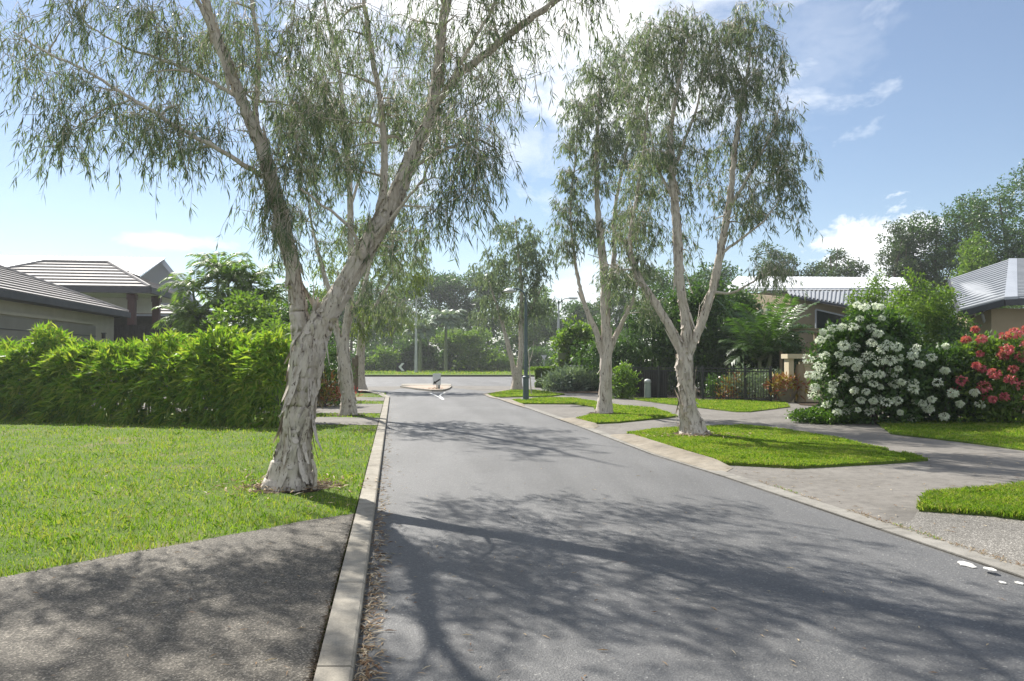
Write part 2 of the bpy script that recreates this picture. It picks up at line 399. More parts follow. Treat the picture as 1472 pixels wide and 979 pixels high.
def paperbark(label, limbs, blobs, seed, leafm='mela', group=None, hero=False, flakes=120, sprays=7, leaves=12, L=.15, W=.014,
              spread=.32, hang=.5, barkm='bark', base=None, tsides=3, name='paperbark_tree', rb=.012, sides=14, amp=.28, flare=.5, step=.12, litter=True):
    r = np.random.default_rng(seed)
    b = limbs[0][0]
    t = thing(name, label, 'tree', (b[0][0], b[0][1], 0), group)
    wood = Acc(); nodes = []; nr = []
    for k, (pts, rad) in enumerate(limbs):
        pp, rr = smooth_path(pts, rad, step if max(rad) > .06 else step * 2)
        big = max(rad) > .07
        pp[1:] += (r.normal(size=(len(pp) - 1, 3)) * .006)
        sd = sides if big else max(7, sides // 3)
        sf_ = wood.tube(pp, rr, sd, bark_disp(amp if big else .15, seed + k * 3.1, .7, flare if k == 0 else 0), cap=True)
        if flakes and big: add_flakes(wood, pp, rr, int(flakes * (1.0 if k == 0 else .5)), r, 1.0 if hero else 1.2, sf_)
        lo = 0 if k else int(len(pp) * .7)
        nodes.append(pp[lo:]); nr.append(rr[lo:])
    wood.build('trunk', M[barkm], t, smooth=True)
    T = ell_targets(blobs, r)
    br = Acc(); tips = grow(np.concatenate(nodes), np.concatenate(nr), T, br, r, rb=rb)
    lf = Acc(); weeping(lf, br, T, tips, r, sprays, leaves, L, W, spread, hang, tsides)
    br.build('branches', M['twig'], t, smooth=True)
    lf.build('crown', M[leafm], t)
    return t

def bushy(acc, T, r, n=14, L=.1, W=.05, spread=.25, updir=.25, curl=.1):
    k = len(T)
    for q in range(n):
        o = rnd_dirs(k, r) * r.random((k, 1)) ** .5
        B = T + o * spread
        D = o + rnd_dirs(k, r) * .7 + np.array([0, 0, updir])
        leaf_add(acc, B, D, L * r.uniform(.6, 1.3, k), W * r.uniform(.7, 1.3, k), r, curl)

def lobes_targets(c, rad, nl, n, r, shell=.55, flat=.8):
    """crown of several lobes round the centre: targets biased to each lobe's shell"""
    c = np.asarray(c); rad = np.asarray(rad)
    lc = rnd_dirs(nl, r) * r.uniform(.35, .78, (nl, 1)); lr = r.uniform(.28, .52, nl)
    w = lr ** 2 / np.sum(lr ** 2); out = []
    for i in range(nl):
        m = max(2, int(n * w[i])); a = rnd_dirs(m, r); a[:, 2] = np.abs(a[:, 2]) * np.where(r.random(m) < .75, 1, -1)
        a *= (shell + (1 - shell) * r.random((m, 1))) 
        out.append(lc[i] + a * lr[i] * np.array([1, 1, flat]))
    o = np.concatenate(out)
    return c + o * rad

def broad_tree(label, base, top, halfw, seed, mat='broad', n=260, per=16, L=.3, trunk=.2, nl=12, low=.25, name='leafy_tree', group=None, W=.55, barkm='darkbark', spreadk=1.6, shell=.5, depthk=1.0):
    r = np.random.default_rng(seed); base = np.asarray(base, float); z0 = base[2]
    t = thing(name, label, 'tree', base, group)
    hgt = top - z0; cz = z0 + hgt * (low + (1 - low) / 2); ry = hgt * (1 - low) / 2
    c = np.array([base[0], base[1], cz])
    T = lobes_targets(c, (halfw, halfw * depthk, ry), nl, n, r, shell)
    T[:, 2] = np.maximum(T[:, 2], z0 + .3)
    wood = Acc(); nodes = []; nr = []
    m = np.array([[0, 0, z0 - .1], [r.normal() * .02 * hgt, 0, z0 + hgt * .25], [r.normal() * .03 * hgt, r.normal() * .02 * hgt, z0 + hgt * .55], [0, 0, z0 + hgt * .85]]) + np.array([base[0], base[1], 0])
    pp, rr = smooth_path(m, [trunk, trunk * .75, trunk * .5, trunk * .15], hgt / 16)
    wood.tube(pp, rr, 10); nodes.append(pp[4:]); nr.append(rr[4:])
    for k in range(5):
        a = k * 1.26 + r.random(); j = int(r.integers(4, 10)); e = c + np.array([math.cos(a) * halfw * .6, math.sin(a) * halfw * .6 * depthk, ry * r.uniform(-.1, .6)])
        q, qr = smooth_path([pp[j], (pp[j] + e) / 2 + [0, 0, -.05 * hgt], e], [rr[j] * .7, rr[j] * .4, rr[j] * .12], hgt / 16)
        wood.tube(q, qr, 7); nodes.append(q[1:]); nr.append(qr[1:])
    grow(np.concatenate(nodes), np.concatenate(nr), T[::3], wood, r, rb=.01 + L * .02, rk=.01, sides=4, seg=1.0)
    wood.build('trunk', M[barkm], t, smooth=True)
    lf = Acc(); bushy(lf, T, r, per, L, L * W, L * spreadk)
    lf.build('crown', M[mat], t)
    return t

def shrub(name, label, cat, base, rad, seed, mat='broad', n=120, per=14, L=.12, W=.5, group=None, nl=8, spreadk=1.5, stems=7, updir=.25, child='foliage', rz=0.0):
    r = np.random.default_rng(seed); base = np.asarray(base, float); rad = np.asarray(rad, float)
    t = thing(name, label, cat, base, group)
    T = lobes_targets((0, 0, 0), (1, 1, 1), nl, n, r, .4, .95)
    # the lower half is pulled down to the ground so the shrub stands on it
    T[:, 2] = (T[:, 2] + .95) / 1.95
    m_ = n // 2; a_ = rnd_dirs(m_, r); a_[:, :2] = unit(a_[:, :2]) * r.uniform(.45, .98, (m_, 1)); a_[:, 2] = r.uniform(.04, .62, m_); a_[:, :2] *= (.74 + .26 * np.sin(a_[:, 2:3] * 4.2))
    T = np.concatenate([T, a_])
    T = np.clip(T, [-1.1, -1.1, .04], [1.1, 1.1, 1.15])
    T = T * np.array([rad[0], rad[1], rad[2]])
    cr, sr = math.cos(rz), math.sin(rz)
    T = np.stack([T[:, 0] * cr - T[:, 1] * sr, T[:, 0] * sr + T[:, 1] * cr, T[:, 2]], 1) + base
    w = Acc()
    for k in range(stems):
        e = T[int(r.integers(0, len(T)))]
        s0 = base + np.array([(e[0] - base[0]) * .35, (e[1] - base[1]) * .35, 0])
        w.tube(np.array([s0, s0 * .5 + e * .5 + r.normal(size=3) * .05 * rad[2], e]), [.012 + .01 * rad[2], .01 + .006 * rad[2], .004], 5)
    w.build('stems', M['darkbark'], t, smooth=True)
    lf = Acc(); bushy(lf, T, r, per, L, L * W, L * spreadk, updir)
    lf.build(child, M[mat], t)
    return t, T

def frond(acc, p0, az, length, rise, r, droop=1.0, nl=26, ll=.45, lw=.035, vee=.5, wood=None):
    """one pinnate palm frond: arching rib with paired leaflets"""
    u = np.linspace(0, 1, 12)
    hx = length * (u * .95 - .1 * u ** 2); hz = rise * length * u - droop * length * .75 * u ** 2.2
    d = np.array([math.cos(az), math.sin(az), 0]); sd = np.array([-math.sin(az), math.cos(az), 0])
    path = p0 + hx[:, None] * d + hz[:, None] * np.array([0, 0, 1.0])
    (wood or acc).tube(path, np.linspace(.02, .004, 12) * max(.6, length / 2), 4, cap=False)
    T = unit(np.gradient(path, axis=0))
    q = np.linspace(.12, .99, nl)
    B = np.stack([np.interp(q, u, path[:, i]) for i in range(3)], 1); Tq = unit(np.stack([np.interp(q, u, T[:, i]) for i in range(3)], 1))
    for sg in (-1, 1):
        up = unit(np.cross(Tq, sd)); up *= np.sign(up[:, 2:3] + 1e-6)
        D = sd * sg * .85 + Tq * .55 + up * vee * .5 + r.normal(size=(nl, 3)) * .07 + np.array([0, 0, -.15])
        leaf_add(acc, B, D, ll * np.sin(np.clip(q * 2.6 + .35, 0, 3.0)) ** .6 * r.uniform(.85, 1.1, nl), lw, r, .25, face=up)

def palm(label, base, stems, nf, length, seed, rise=.9, name='palm', cat='palm', droop=1.0, ll=.45, lw=.04, trunk_r=.06, mat='palm', nl=26, group=None):
    r = np.random.default_rng(seed); base = np.asarray(base, float)
    t = thing(name, label, cat, base, group)
    w = Acc(); lf = Acc()
    for (dx, dy, h) in stems:
        top = base + [dx, dy, h]
        w.tube(np.array([base + [dx * .4, dy * .4, 0], base + [dx * .7, dy * .7, h * .5], top]), [trunk_r * 1.3, trunk_r, trunk_r * .8], 8)
        for k in range(nf):
            az = k * 2.399 + r.random() * .5; ri = rise * (1.25 - .95 * (k / nf)) + r.normal() * .06
            frond(lf, top, az, length * r.uniform(.8, 1.1), ri, r, droop * r.uniform(.8, 1.15), nl, ll, lw, wood=w)
    w.build('stem', M['olive'], t, smooth=True); lf.build('fronds', M[mat], t)
    return t

# ------------------------------------------------------------------ ground
def inpoly(x, y, poly):
    p = np.asarray(poly)[:, :2]; c = np.zeros(len(x), bool); j = len(p) - 1
    for i in range(len(p)):
        a = ((p[i, 1] > y) != (p[j, 1] > y)) & (x < (p[j, 0] - p[i, 0]) * (y - p[i, 1]) / (p[j, 1] - p[i, 1] + 1e-12) + p[i, 0])
        c ^= a; j = i
    return c
def GP(l, z=0.0): return [G(a, b, z) for a, b in l]

def jag(poly, amp, step, seed, lock=None):
    """a turf edge is never a ruled line: wander a little"""
    r = np.random.default_rng(seed); out = []
    n = len(poly)
    for i in range(n):
        a = np.asarray(poly[i][:2], float); b = np.asarray(poly[(i + 1) % n][:2], float); L = np.linalg.norm(b - a)
        k = max(1, min(60, int(L / step))); nn = np.array([-(b - a)[1], (b - a)[0]]) / (L + 1e-9)
        for q in range(k):
            p = a + (b - a) * q / k
            if q: p = p + nn * r.normal() * amp
            out.append((p[0], p[1]))
    return out

ZV = .06
g = Acc(); g.quad((-900, -300, -.12), (900, -300, -.12), (900, 1500, -.12), (-900, 1500, -.12))
struct(g.build('ground', M['turf']))

def left_edge(y): return -0.81 - 0.153 * (y - 3.95)
def right_edge(y): return 3.87 - 0.1682 * (y - 5.8)
road_pts = [(left_edge(-20), -20), (right_edge(-20), -20), (right_edge(5.8), 5.8)]
road_pts += [tuple(G(*p)[:2]) for p in [(1040, 686), (940, 655), (830, 613), (760, 588), (705, 570.5), (693, 567), (702, 563.5), (725, 560.5)]]
road_pts += [(16, 45.5), (110, 52), (110, 92), (14, 77.5), (-40, 77.0), (-120, 84), (-120, 50), (-30, 45)]
road_pts += [tuple(G(*p)[:2]) for p in [(500, 561), (530, 562.5), (551, 567), (560, 573)]]
a = Acc(); a.poly([(x, y, 0) for x, y in road_pts]); struct(a.build('road', M['asphalt']))

# left side: turf block, kerb strip, driveways
Lw = .205
def le(y, o): return left_edge(y) - o / math.cos(R0(8.7))
left_block = [(le(-20, Lw), -20), (le(38.5, Lw), 38.5), tuple(G(534, 567)[:2]), (-12.5, 42.5), (-30, 43.5), (-120, 44), (-120, -20)]
a = Acc(); a.prism(left_block[::-1], -.11, ZV - .012); struct(a.build('lawn', M['turf']))
# kerb in cast lengths with open joints
a = Acc(); y = -8.0
while y < 34:
    L = 1.5
    y2 = min(34, y + L)
    p = [(le(y + .008, 0), y + .008), (le(y2 - .008, 0), y2 - .008), (le(y2 - .008, Lw - .02), y2 - .008), (le(y + .008, Lw - .02), y + .008)]
    q = [(x + (.02 if i < 2 else 0), yy) for i, (x, yy) in enumerate(p)]
    a.add([(x, yy, -.08) for x, yy in p] + [(x, yy, ZV + .002) for x, yy in p] + [(x - (.014 if i < 2 else 0), yy, ZV + .015) for i, (x, yy) in enumerate(p)],
          [[0, 1, 5, 4], [1, 2, 6, 5], [2, 3, 7, 6], [3, 0, 4, 7], [4, 5, 9, 8], [5, 6, 10, 9], [6, 7, 11, 10], [7, 4, 8, 11], [8, 9, 10, 11]])
    y = y2
struct(a.build('kerb', M['kerb']))
a = Acc()
kc = [(le(34, 0), 34)] + [tuple(G(*p)[:2]) for p in [(560, 573), (551, 567), (530, 562.5), (500, 561)]]
kc2 = [(le(34, Lw), 34)] + [tuple(G(*p)[:2]) for p in [(553, 574), (543, 568.5), (525, 564), (500, 562.5)]]
for i in range(4):
    A, B, Cc, D = kc[i], kc[i + 1], kc2[i + 1], kc2[i]
    a.add([(*A, -.06), (*B, -.06), (*A, ZV + .01), (*B, ZV + .01), (*Cc, ZV + .01), (*D, ZV + .01)], [[0, 1, 3, 2], [2, 3, 4, 5]])
struct(a.build('kerb', M['kerb']))

near_edge = [(0, 830), (89, 813), (186, 794), (248, 784), (333, 768), (387, 759), (434, 749), (511, 738)]
ne = [tuple(G(x, y, ZV)[:2]) for x, y in near_edge]
drive1 = [(-40, -20), (le(-20, Lw), -20), (le(ne[-1][1], Lw), ne[-1][1])] + ne[::-1] + [(-12, 3.6), (-40, -3)]
a = Acc(); a.poly([(x, y, ZV) for x, y in drive1]); struct(a.build('driveway', M['drive_dark']))
def lband(y0, y1, mat, xl=-13, name='driveway'):
    p = [(le(y0, Lw), y0), (le(y1, Lw), y1), (xl, y1 + .5), (xl, y0 + .5)]
    a = Acc(); a.poly([(x, y, ZV) for x, y in p]); struct(a.build(name, M[mat])); return p
gy = lambda py: G(560, py, ZV)[1]
band1 = lband(gy(611), gy(600.5), 'path', -6.6, name='path'); band2 = lband(gy(594), gy(580.5), 'path', -16); band3 = lband(gy(576), gy(571), 'path', -40)
excl_left = [drive1, band1, band2, band3]

# right side
rb = [(right_edge(-20), -20), (60, -20), (60, 43.5), (16, 44.5)] + [tuple(G(*p)[:2]) for p in [(725, 560.5), (702, 563.5), (693, 567), (705, 570.5), (760, 588), (830, 613), (940, 655), (1040, 686)]] + [(right_edge(5.8), 5.8)]
a = Acc(); a.prism(rb, -.11, .012); struct(a.build('driveway', M['path']))
# flush concrete edge strip beside the asphalt
red = [(right_edge(-20), -20), (right_edge(5.8), 5.8)] + [tuple(G(*p)[:2]) for p in [(1040, 686), (940, 655), (830, 613), (760, 588), (705, 570.5)]]
a = Acc(); w = .21
for i in range(len(red) - 1):
    A, B = np.array(red[i]), np.array(red[i + 1]); L = np.linalg.norm(B - A); k = max(1, int(L / 1.6))
    for q in range(k):
        u, v = A + (B - A) * (q / k), A + (B - A) * ((q + 1) / k - .006 / L * 2)
        a.add([(u[0], u[1], .022), (v[0], v[1], .022), (v[0] + w, v[1] + .02, .024), (u[0] + w, u[1] + .02, .024), (u[0], u[1], -.02), (v[0], v[1], -.02)], [[0, 3, 2, 1], [0, 1, 5, 4]])
struct(a.build('kerb', M['edge']))
ZR = .065
g1 = [(901, 621), (965, 641), (1044, 664), (1147, 669), (1264, 663), (1334, 658), (1281, 648), (1194, 628), (1130, 617), (1067, 611), (1013, 613), (975, 614), (941, 616)]
g2 = [(735, 574), (747, 579), (825, 579.5), (855, 584), (857, 592), (828, 601), (852, 607), (889, 605.5), (975, 597), (941, 587), (877, 580), (823, 571), (780, 571.3)]
g3p = [(700, 566), (708, 569.5), (720, 570), (793, 568.5), (812, 566), (770, 560.5), (735, 560)]
g4 = [(899, 572), (975, 582), (1058, 591), (1079, 591), (1136, 584), (1128, 576), (1000, 574), (930, 571)]
g5 = [(1281, 622), (1380, 633), (1472, 645), (1800, 690), (1800, 615), (1420, 600), (1250, 600)]
g6 = [(1321, 731), (1333, 709), (1408, 702), (1472, 698), (1700, 690), (1700, 775), (1472, 744), (1414, 737)]
gr_right = []
for k, gp in enumerate((g1, g2, g3p, g4, g5, g6)):
    z = ZR if k in (0, 1, 2) else .05
    pl = [tuple(G(x, y, z)[:2]) for x, y in gp]
    pj = jag(pl, .012, .25, k)
    a = Acc(); a.prism(pj, -.1, z - .01); struct(a.build('verge', M['turf'])); gr_right.append((pl, z))
# garden soil behind fence and hedge lines on the right
soil = [tuple(G(*p)[:2]) for p in [(905, 571), (1140, 577), (1150, 583)]] + [(12.6, 24), (60, 20), (60, 60), (16, 46), (9, 44)]
a = Acc(); a.poly([(x, y, .03) for x, y in soil]); struct(a.build('garden_bed', M['soil']))
a = Acc(); a.poly([(x, y, .03) for x, y in [tuple(G(*p)[:2]) for p in [(800, 565.5), (870, 566), (905, 571)]] + [(11, 43.8), (5.5, 43.8)]]); struct(a.build('garden_bed', M['soil']))
# exposed aggregate apron by the near right lawn
ap = [(1285, 751), (1310, 748), (1321, 732), (1414, 738), (1472, 745.5), (1700, 776)]
app = [tuple(G(x, y, .02)[:2]) for x, y in ap]
inner = lambda y: right_edge(y) + w + .01
app2 = app + [(inner(-6) + 3, -6), (inner(-6), -6), (inner(app[0][1]), app[0][1])]
a = Acc(); a.poly([(x, y, .018) for x, y in app2][::-1]); struct(a.build('driveway', M['drive_right']))
# rolled kerbs in front of the raised verges
def rolled(inn, out):
    a = Acc(); n = len(inn)
    I = [G(x, y, ZR + .012) for x, y in inn]; O = [G(x, y, .026) for x, y in out]
    S = 6; prof = [0, .25, .55, .82, .95, 1.0]
    rows = []
    # resample both rails
    def res(L):
        L = np.array(L); d = np.r_[0, np.cumsum(np.linalg.norm(np.diff(L, axis=0), axis=1))]; t = np.linspace(0, d[-1], 24)
        return np.stack([np.interp(t, d, L[:, i]) for i in range(3)], 1)
    I, O = res(I), res(O)
    for k in range(S):
        u = k / (S - 1); p = O + (I - O) * u; p[:, 2] = .026 + (ZR + .012 - .026) * prof[k]; tp = np.minimum(1, np.minimum(np.arange(24), 23 - np.arange(24)) / 2.5); p[:, 2] = .014 + (p[:, 2] - .014) * tp; p[0, 2] = p[-1, 2] = p[0, 2] * .3 + .014; rows.append(p)
    V = np.array(rows).reshape(-1, 3)
    a.add(V, [[k * 24 + i, k * 24 + i + 1, (k + 1) * 24 + i + 1, (k + 1) * 24 + i] for k in range(S - 1) for i in range(23)])
    o = struct(a.build('kerb', M['gutter'], smooth=True)); return o
rolled([(893, 620), (901, 621), (965, 641), (1044, 664), (1054, 667)], [(868, 624), (884, 629), (938, 651), (1020, 676), (1036, 682)])
rolled([(822, 599), (828, 601), (852, 607), (862, 609)], [(800, 601), (808, 604), (836, 613), (850, 617)])
rolled([(730, 573), (735, 574), (747, 579), (756, 581)], [(716, 573), (724, 576), (742, 582), (754, 585.5)])
rolled([(735, 559.6), (700, 566), (708, 569.5), (720, 571)], [(728, 559.4), (694, 566.4), (704, 571), (716, 573)])

# far side of the cross road: dark kerb and long verge
a = Acc(); far = [(-120, 84.4), (-40, 77.3), (14, 77.8), (110, 92.4)]
for i in range(3):
    A, B = far[i], far[i + 1]
    a.add([(*A, -.05), (*B, -.05), (*B, .16), (*A, .16), (B[0], B[1] + .25, .16), (A[0], A[1] + .25, .16)], [[0, 1, 2, 3], [3, 2, 4, 5]])
struct(a.build('kerb', M['darkwall']))
a = Acc(); a.prism([(x, y + .25) for x, y in far] + [(110, 150), (-120, 150)], -.1, .17); struct(a.build('verge', M['turf']))
# concrete threshold crossing band in front of the island
a = Acc(); th = [(505, 560.5), (565, 560.8), (575, 558.4), (655, 558.2), (700, 562.5), (735, 559.8), (850, 558), (850, 555.5), (640, 554.6), (500, 556)]
a.poly([G(x, y, .004) for x, y in th][::-1]); struct(a.build('path', M['path']))

# ------------------------------------------------------------------ grass blades
def blades(name, poly, z, n, hmin, hmax, r, w0=.004, wk=.0011, excl=(), flt=None, mat='grass', cat='grass', label=''):
    p = np.asarray([q[:2] for q in poly]); lo, hi = p.min(0), p.max(0)
    # sampled evenly in the picture plane: near ground gets more blades
    ylo, yhi = max(lo[1], 3.0), hi[1]
    y = 1 / (1 / yhi + (1 / ylo - 1 / yhi) * r.random(n * 3)); x = lo[0] + (hi[0] - lo[0]) * r.random(n * 3)
    ok = inpoly(x, y, p)
    for e in excl: ok &= ~inpoly(x, y, e)
    for (tx, ty, tr_) in BARE: ok &= (np.hypot(x - tx, (y - ty)) > tr_ * (.7 + .5 * r.random(len(x))))
    if flt is not None: ok &= flt(x, y)
    x, y = x[ok][:n], y[ok][:n]; k = len(x)
    x = x + r.normal(size=k) * .018; y = y + r.normal(size=k) * .018
    patch = np.array([mnoise.noise(Vector((float(a) * .8, float(b) * .8, 1.7))) for a, b in zip(x, y)])
    h = (hmin + (hmax - hmin) * r.random(k) ** 1.5) * (1.05 + .8 * patch)
    worn = np.array([mnoise.noise(Vector((float(a) * 1.9 + 5, float(b) * 1.9, 7.7))) for a, b in zip(x, y)]); h *= np.where(worn > .38, .45, 1)
    wd = w0 + wk * y
    az = r.random(k) * 6.283; s = np.stack([np.cos(az), np.sin(az), np.zeros(k)], 1)
    lean = r.normal(size=(k, 2)) * .55
    B = np.stack([x, y, np.full(k, z - .012)], 1)
    m = B + np.stack([lean[:, 0] * h * .35, lean[:, 1] * h * .35, h * .62], 1)
    t = B + np.stack([lean[:, 0] * h, lean[:, 1] * h, h * (1 - .22 * np.abs(lean[:, 0]))], 1)
    V = np.stack([B - s * wd[:, None] / 2, B + s * wd[:, None] / 2, m + s * wd[:, None] * .4, t, m - s * wd[:, None] * .4], 1).reshape(-1, 3)
    a = Acc(); a.add(V, np.arange(5 * k).reshape(k, 5))
    o = a.build(name, M[mat]); tag(o, label, cat, kind='stuff'); return o
r = np.random.default_rng(3)
vis = lambda x, y: (np.abs(x) < y * .72 + 1.2)
BARE = [(-2.79, 9.74, .52), (G(1000, 629)[0], 16.7, .6), (G(868, 598)[0], 23.2, .5), (-4.86, 22.6, .5)]
blades('grass', left_block, ZV, 520000, .028, .07, r, .003, .0008, excl_left, lambda x, y: vis(x, y) & (y < 42) & (x > -19) & ~((x < -6 - .9 * (y - 18.5) * 0) & (y > 22.5) & (x < -6.5)),
       label='short bright green lawn grass left of the road around the leaning trunk')
rr_lab = ['grass of the raised verge under the three-limbed paperbark', 'grass strip under the lamp post and the slim paperbark', 'small grass verge at the road mouth', 'grass strip in front of the black steel fence', 'lawn grass beyond the right footpath by the flowering bushes', 'thick grass patch at the near right picture edge']
for k, (pl, z) in enumerate(gr_right):
    n = [90000, 25000, 5000, 14000, 45000, 60000][k]
    blades('grass', pl, z, n, .025 if k != 5 else .035, .055 if k != 5 else .085, r, .003, .0009, flt=vis, label=rr_lab[k])
farv = [(-60, 78.6), (60, 85), (60, 128), (-60, 128)]
blades('grass', farv, .17, 20000, .08, .22, r, .003, .0010, flt=lambda x, y: y > 78.5 + np.maximum(0, (x - 14) * .15), label='long grass verge on the far side of the cross road')


SKY_STR, SUN_STR, EXPO, HAZE, CLOUD = 0.066, 4.5, 1.02, 0.0006, (11.5, 11.5, 11.5)
# ------------------------------------------------------------------ street trees
def LP(pts, d0):
    """limb joints given as (px, py, radius in m[, depth change])"""
    return [P(p[0], p[1], d0 + (p[3] if len(p) > 3 else 0)) for p in pts], [p[2] * .84 for p in pts]
d = 9.74
limbs = [
    LP([(416, 712, .285, 0), (420, 670, .255), (427, 620, .245), (434, 570, .25), (441, 520, .26), (447, 488, .22), (450, 468, .12), (452, 455, .03)], d),
    LP([(438, 520, .14), (430, 465, .15), (425, 415, .125), (410, 340, .12, -.1), (385, 240, .10, -.2), (350, 150, .085, -.3), (325, 90, .075, -.4), (303, 30, .065, -.5), (285, -70, .05, -.7), (300, -180, .035, -.9)], d),
    LP([(448, 520, .17), (462, 470, .175), (490, 420, .165), (522, 365, .15), (558, 305, .145), (578, 262, .12), (600, 210, .10), (620, 160, .095), (631, 90, .08, .1), (638, 20, .07, .2), (655, -80, .055, .4), (640, -200, .035, .5)], d),
    LP([(622, 155, .07), (660, 108, .062, -.2), (705, 72, .058, -.4), (750, 36, .052, -.6), (800, 0, .045, -.8), (860, -50, .03, -1.0)], d),
    LP([(545, 318, .07, .1), (553, 230, .06, .3), (545, 140, .052, .5), (532, 60, .045, .7), (518, -30, .035, .9), (500, -130, .025, 1)], d),
    LP([(392, 262, .055, -.15), (365, 246, .042, -.3), (310, 212, .036, -.5), (250, 180, .032, -.6), (190, 142, .026, -.7), (120, 100, .020, -.8), (60, 72, .015, -.8), (20, 45, .010, -.7)], d),
    LP([(190, 142, .016, -.7), (150, 158, .012, -.8), (115, 180, .008, -.9)], d),
    LP([(342, 140, .035, -.3), (290, 110, .028, -.1), (230, 85, .022, .1), (178, 66, .018, .2), (120, 30, .014, .3), (85, -20, .01, .3)], d),
    LP([(382, 235, .06, -.1), (368, 170, .05, .3), (372, 90, .042, .6), (362, 0, .036, .8), (350, -110, .02, 1)], d),
    LP([(307, 45, .04, -.5), (270, -20, .032, -.7), (210, -80, .025, -1.0), (130, -130, .015, -1.3)], d),
    LP([(590, 240, .04, -.1), (640, 215, .03, -.3), (680, 200, .022, -.5), (715, 215, .012, -.7)], d),
    LP([(640, 130, .035, -.2), (680, 60, .03, 0), (712, 0, .026, .2), (740, -80, .018, .4)], d),
    LP([(520, 370, .035, -.15), (505, 330, .026, -.4), (470, 300, .02, -.6), (430, 270, .014, -.8)], d),
    LP([(540, 340, .028, -.15), (590, 280, .022, -.4), (612, 250, .018, -.6), (625, 200, .010, -.7)], d),
    LP([(640, 10, .04, .2), (600, -100, .034, -1.0), (560, -220, .026, -2.2), (520, -330, .016, -3.2)], d),
    LP([(290, -50, .04, -.7), (330, -170, .034, -1.7), (300, -280, .026, -2.6), (250, -420, .015, -3.2)], d),
]
blobs = [
    (35, 55, 9.2, 50, 55, .7, 9), (125, 150, 9.0, 65, 55, .7, 14), (95, 195, 9.0, 30, 30, .3, 5), (205, 55, 9.8, 110, 70, 1.1, 26),
    (215, 175, 9.2, 75, 42, .7, 15), (305, 190, 9.2, 60, 45, .7, 12), (300, 60, 10.2, 90, 75, 1.4, 26), (405, 120, 9.6, 80, 105, 1.2, 36),
    (395, 285, 9.5, 48, 62, .6, 20), (470, 60, 10.4, 90, 80, 1.4, 18), (465, 190, 9.9, 75, 85, 1.0, 24), (560, 150, 10.1, 80, 90, 1.2, 17),
    (655, 215, 9.2, 55, 70, .9, 17), (700, 215, 8.9, 30, 40, .4, 6), (690, 90, 9.4, 85, 80, 1.1, 22), (590, 40, 10.3, 120, 80, 1.4, 20), (650, 285, 9.3, 40, 35, .5, 9),
    (735, 0, 9.2, 100, 55, 1.1, 18), (840, -45, 8.9, 60, 40, .6, 10), (450, -130, 9.6, 300, 110, 2.2, 46), (150, -90, 9.2, 160, 70, 1.2, 18), (-70, 10, 9.4, 90, 90, 1.2, 18), (20, -190, 9.6, 240, 90, 1.6, 34), (-150, -120, 10.2, 120, 120, 1.4, 16),
    (560, 190, 12.6, 110, 80, 1.0, 22), (440, 170, 12.8, 110, 90, 1.0, 22), (640, 120, 12.6, 110, 80, 1.2, 20), (300, 60, 12.5, 110, 80, 1.0, 14), (690, -140, 9.8, 180, 100, 1.6, 26), (700, -250, 8.2, 200, 100, 1.3, 22),  (540, -270, 7.4, 330, 120, 1.6, 34), (280, -330, 7.2, 260, 150, 1.4, 24), (560, 345, 9.9, 50, 30, .6, 6)]
T1 = paperbark('large leaning paperbark with forked white flaking trunk on the left lawn beside the kerb', limbs, blobs, 11, hero=True, flakes=380, sprays=7, leaves=12,
               L=.145, W=.0135, spread=.34, hang=.46, sides=44, amp=.32, flare=.55, step=.035, rb=.017)
# the stub root beside the trunk foot and shed bark on the grass
a = Acc(); b = P(448, 660, 9.6)
pp, rr_ = smooth_path([b, b + [.05, -.02, -.12], b + [.055, -.03, -.26], b + [.04, -.02, -.42]], [.02, .028, .026, .034], .04)
a.tube(pp, rr_, 10, bark_disp(.3, 5)); a.build('root', M['bark2'], T1, smooth=True)

d = 16.7
limbs = [
    LP([(999, 631, .30), (992, 600, .245), (987, 560, .225), (984, 525, .215), (984, 498, .20)], d),
    LP([(982, 515, .12), (962, 468, .11), (938, 430, .10), (916, 395, .08), (905, 350, .06, .2), (912, 300, .045, .3), (925, 220, .035, .3), (932, 140, .02, .3)], d),
    LP([(985, 515, .14), (986, 460, .14), (978, 410, .13), (975, 350, .125), (970, 290, .11), (966, 240, .09), (964, 190, .07), (975, 120, .045), (990, 50, .02)], d),
    LP([(988, 512, .13), (1010, 460, .12), (1028, 400, .11, -.1), (1038, 350, .10, -.2), (1050, 280, .085, -.2), (1058, 200, .07, -.2), (1068, 140, .05, -.2), (1080, 70, .02, -.2)], d),
    LP([(966, 250, .05), (985, 200, .04), (1003, 150, .03), (1010, 100, .02)], d),
    LP([(1048, 300, .05, -.2), (1075, 255, .04, -.4), (1105, 200, .028, -.5), (1122, 150, .015, -.5)], d),
    LP([(1036, 365, .045, -.2), (1062, 345, .035, -.4), (1095, 320, .025, -.6), (1120, 290, .014, -.7)], d),
    LP([(968, 285, .045), (945, 240, .035, .2), (935, 190, .025, .3)], d),
    LP([(1022, 420, .045), (1055, 420, .032, -.5), (1090, 400, .02, -.9), (1130, 380, .01, -1.2)], d),
    LP([(912, 388, .03), (885, 385, .022), (862, 372, .014), (845, 365, .008)], d),
]
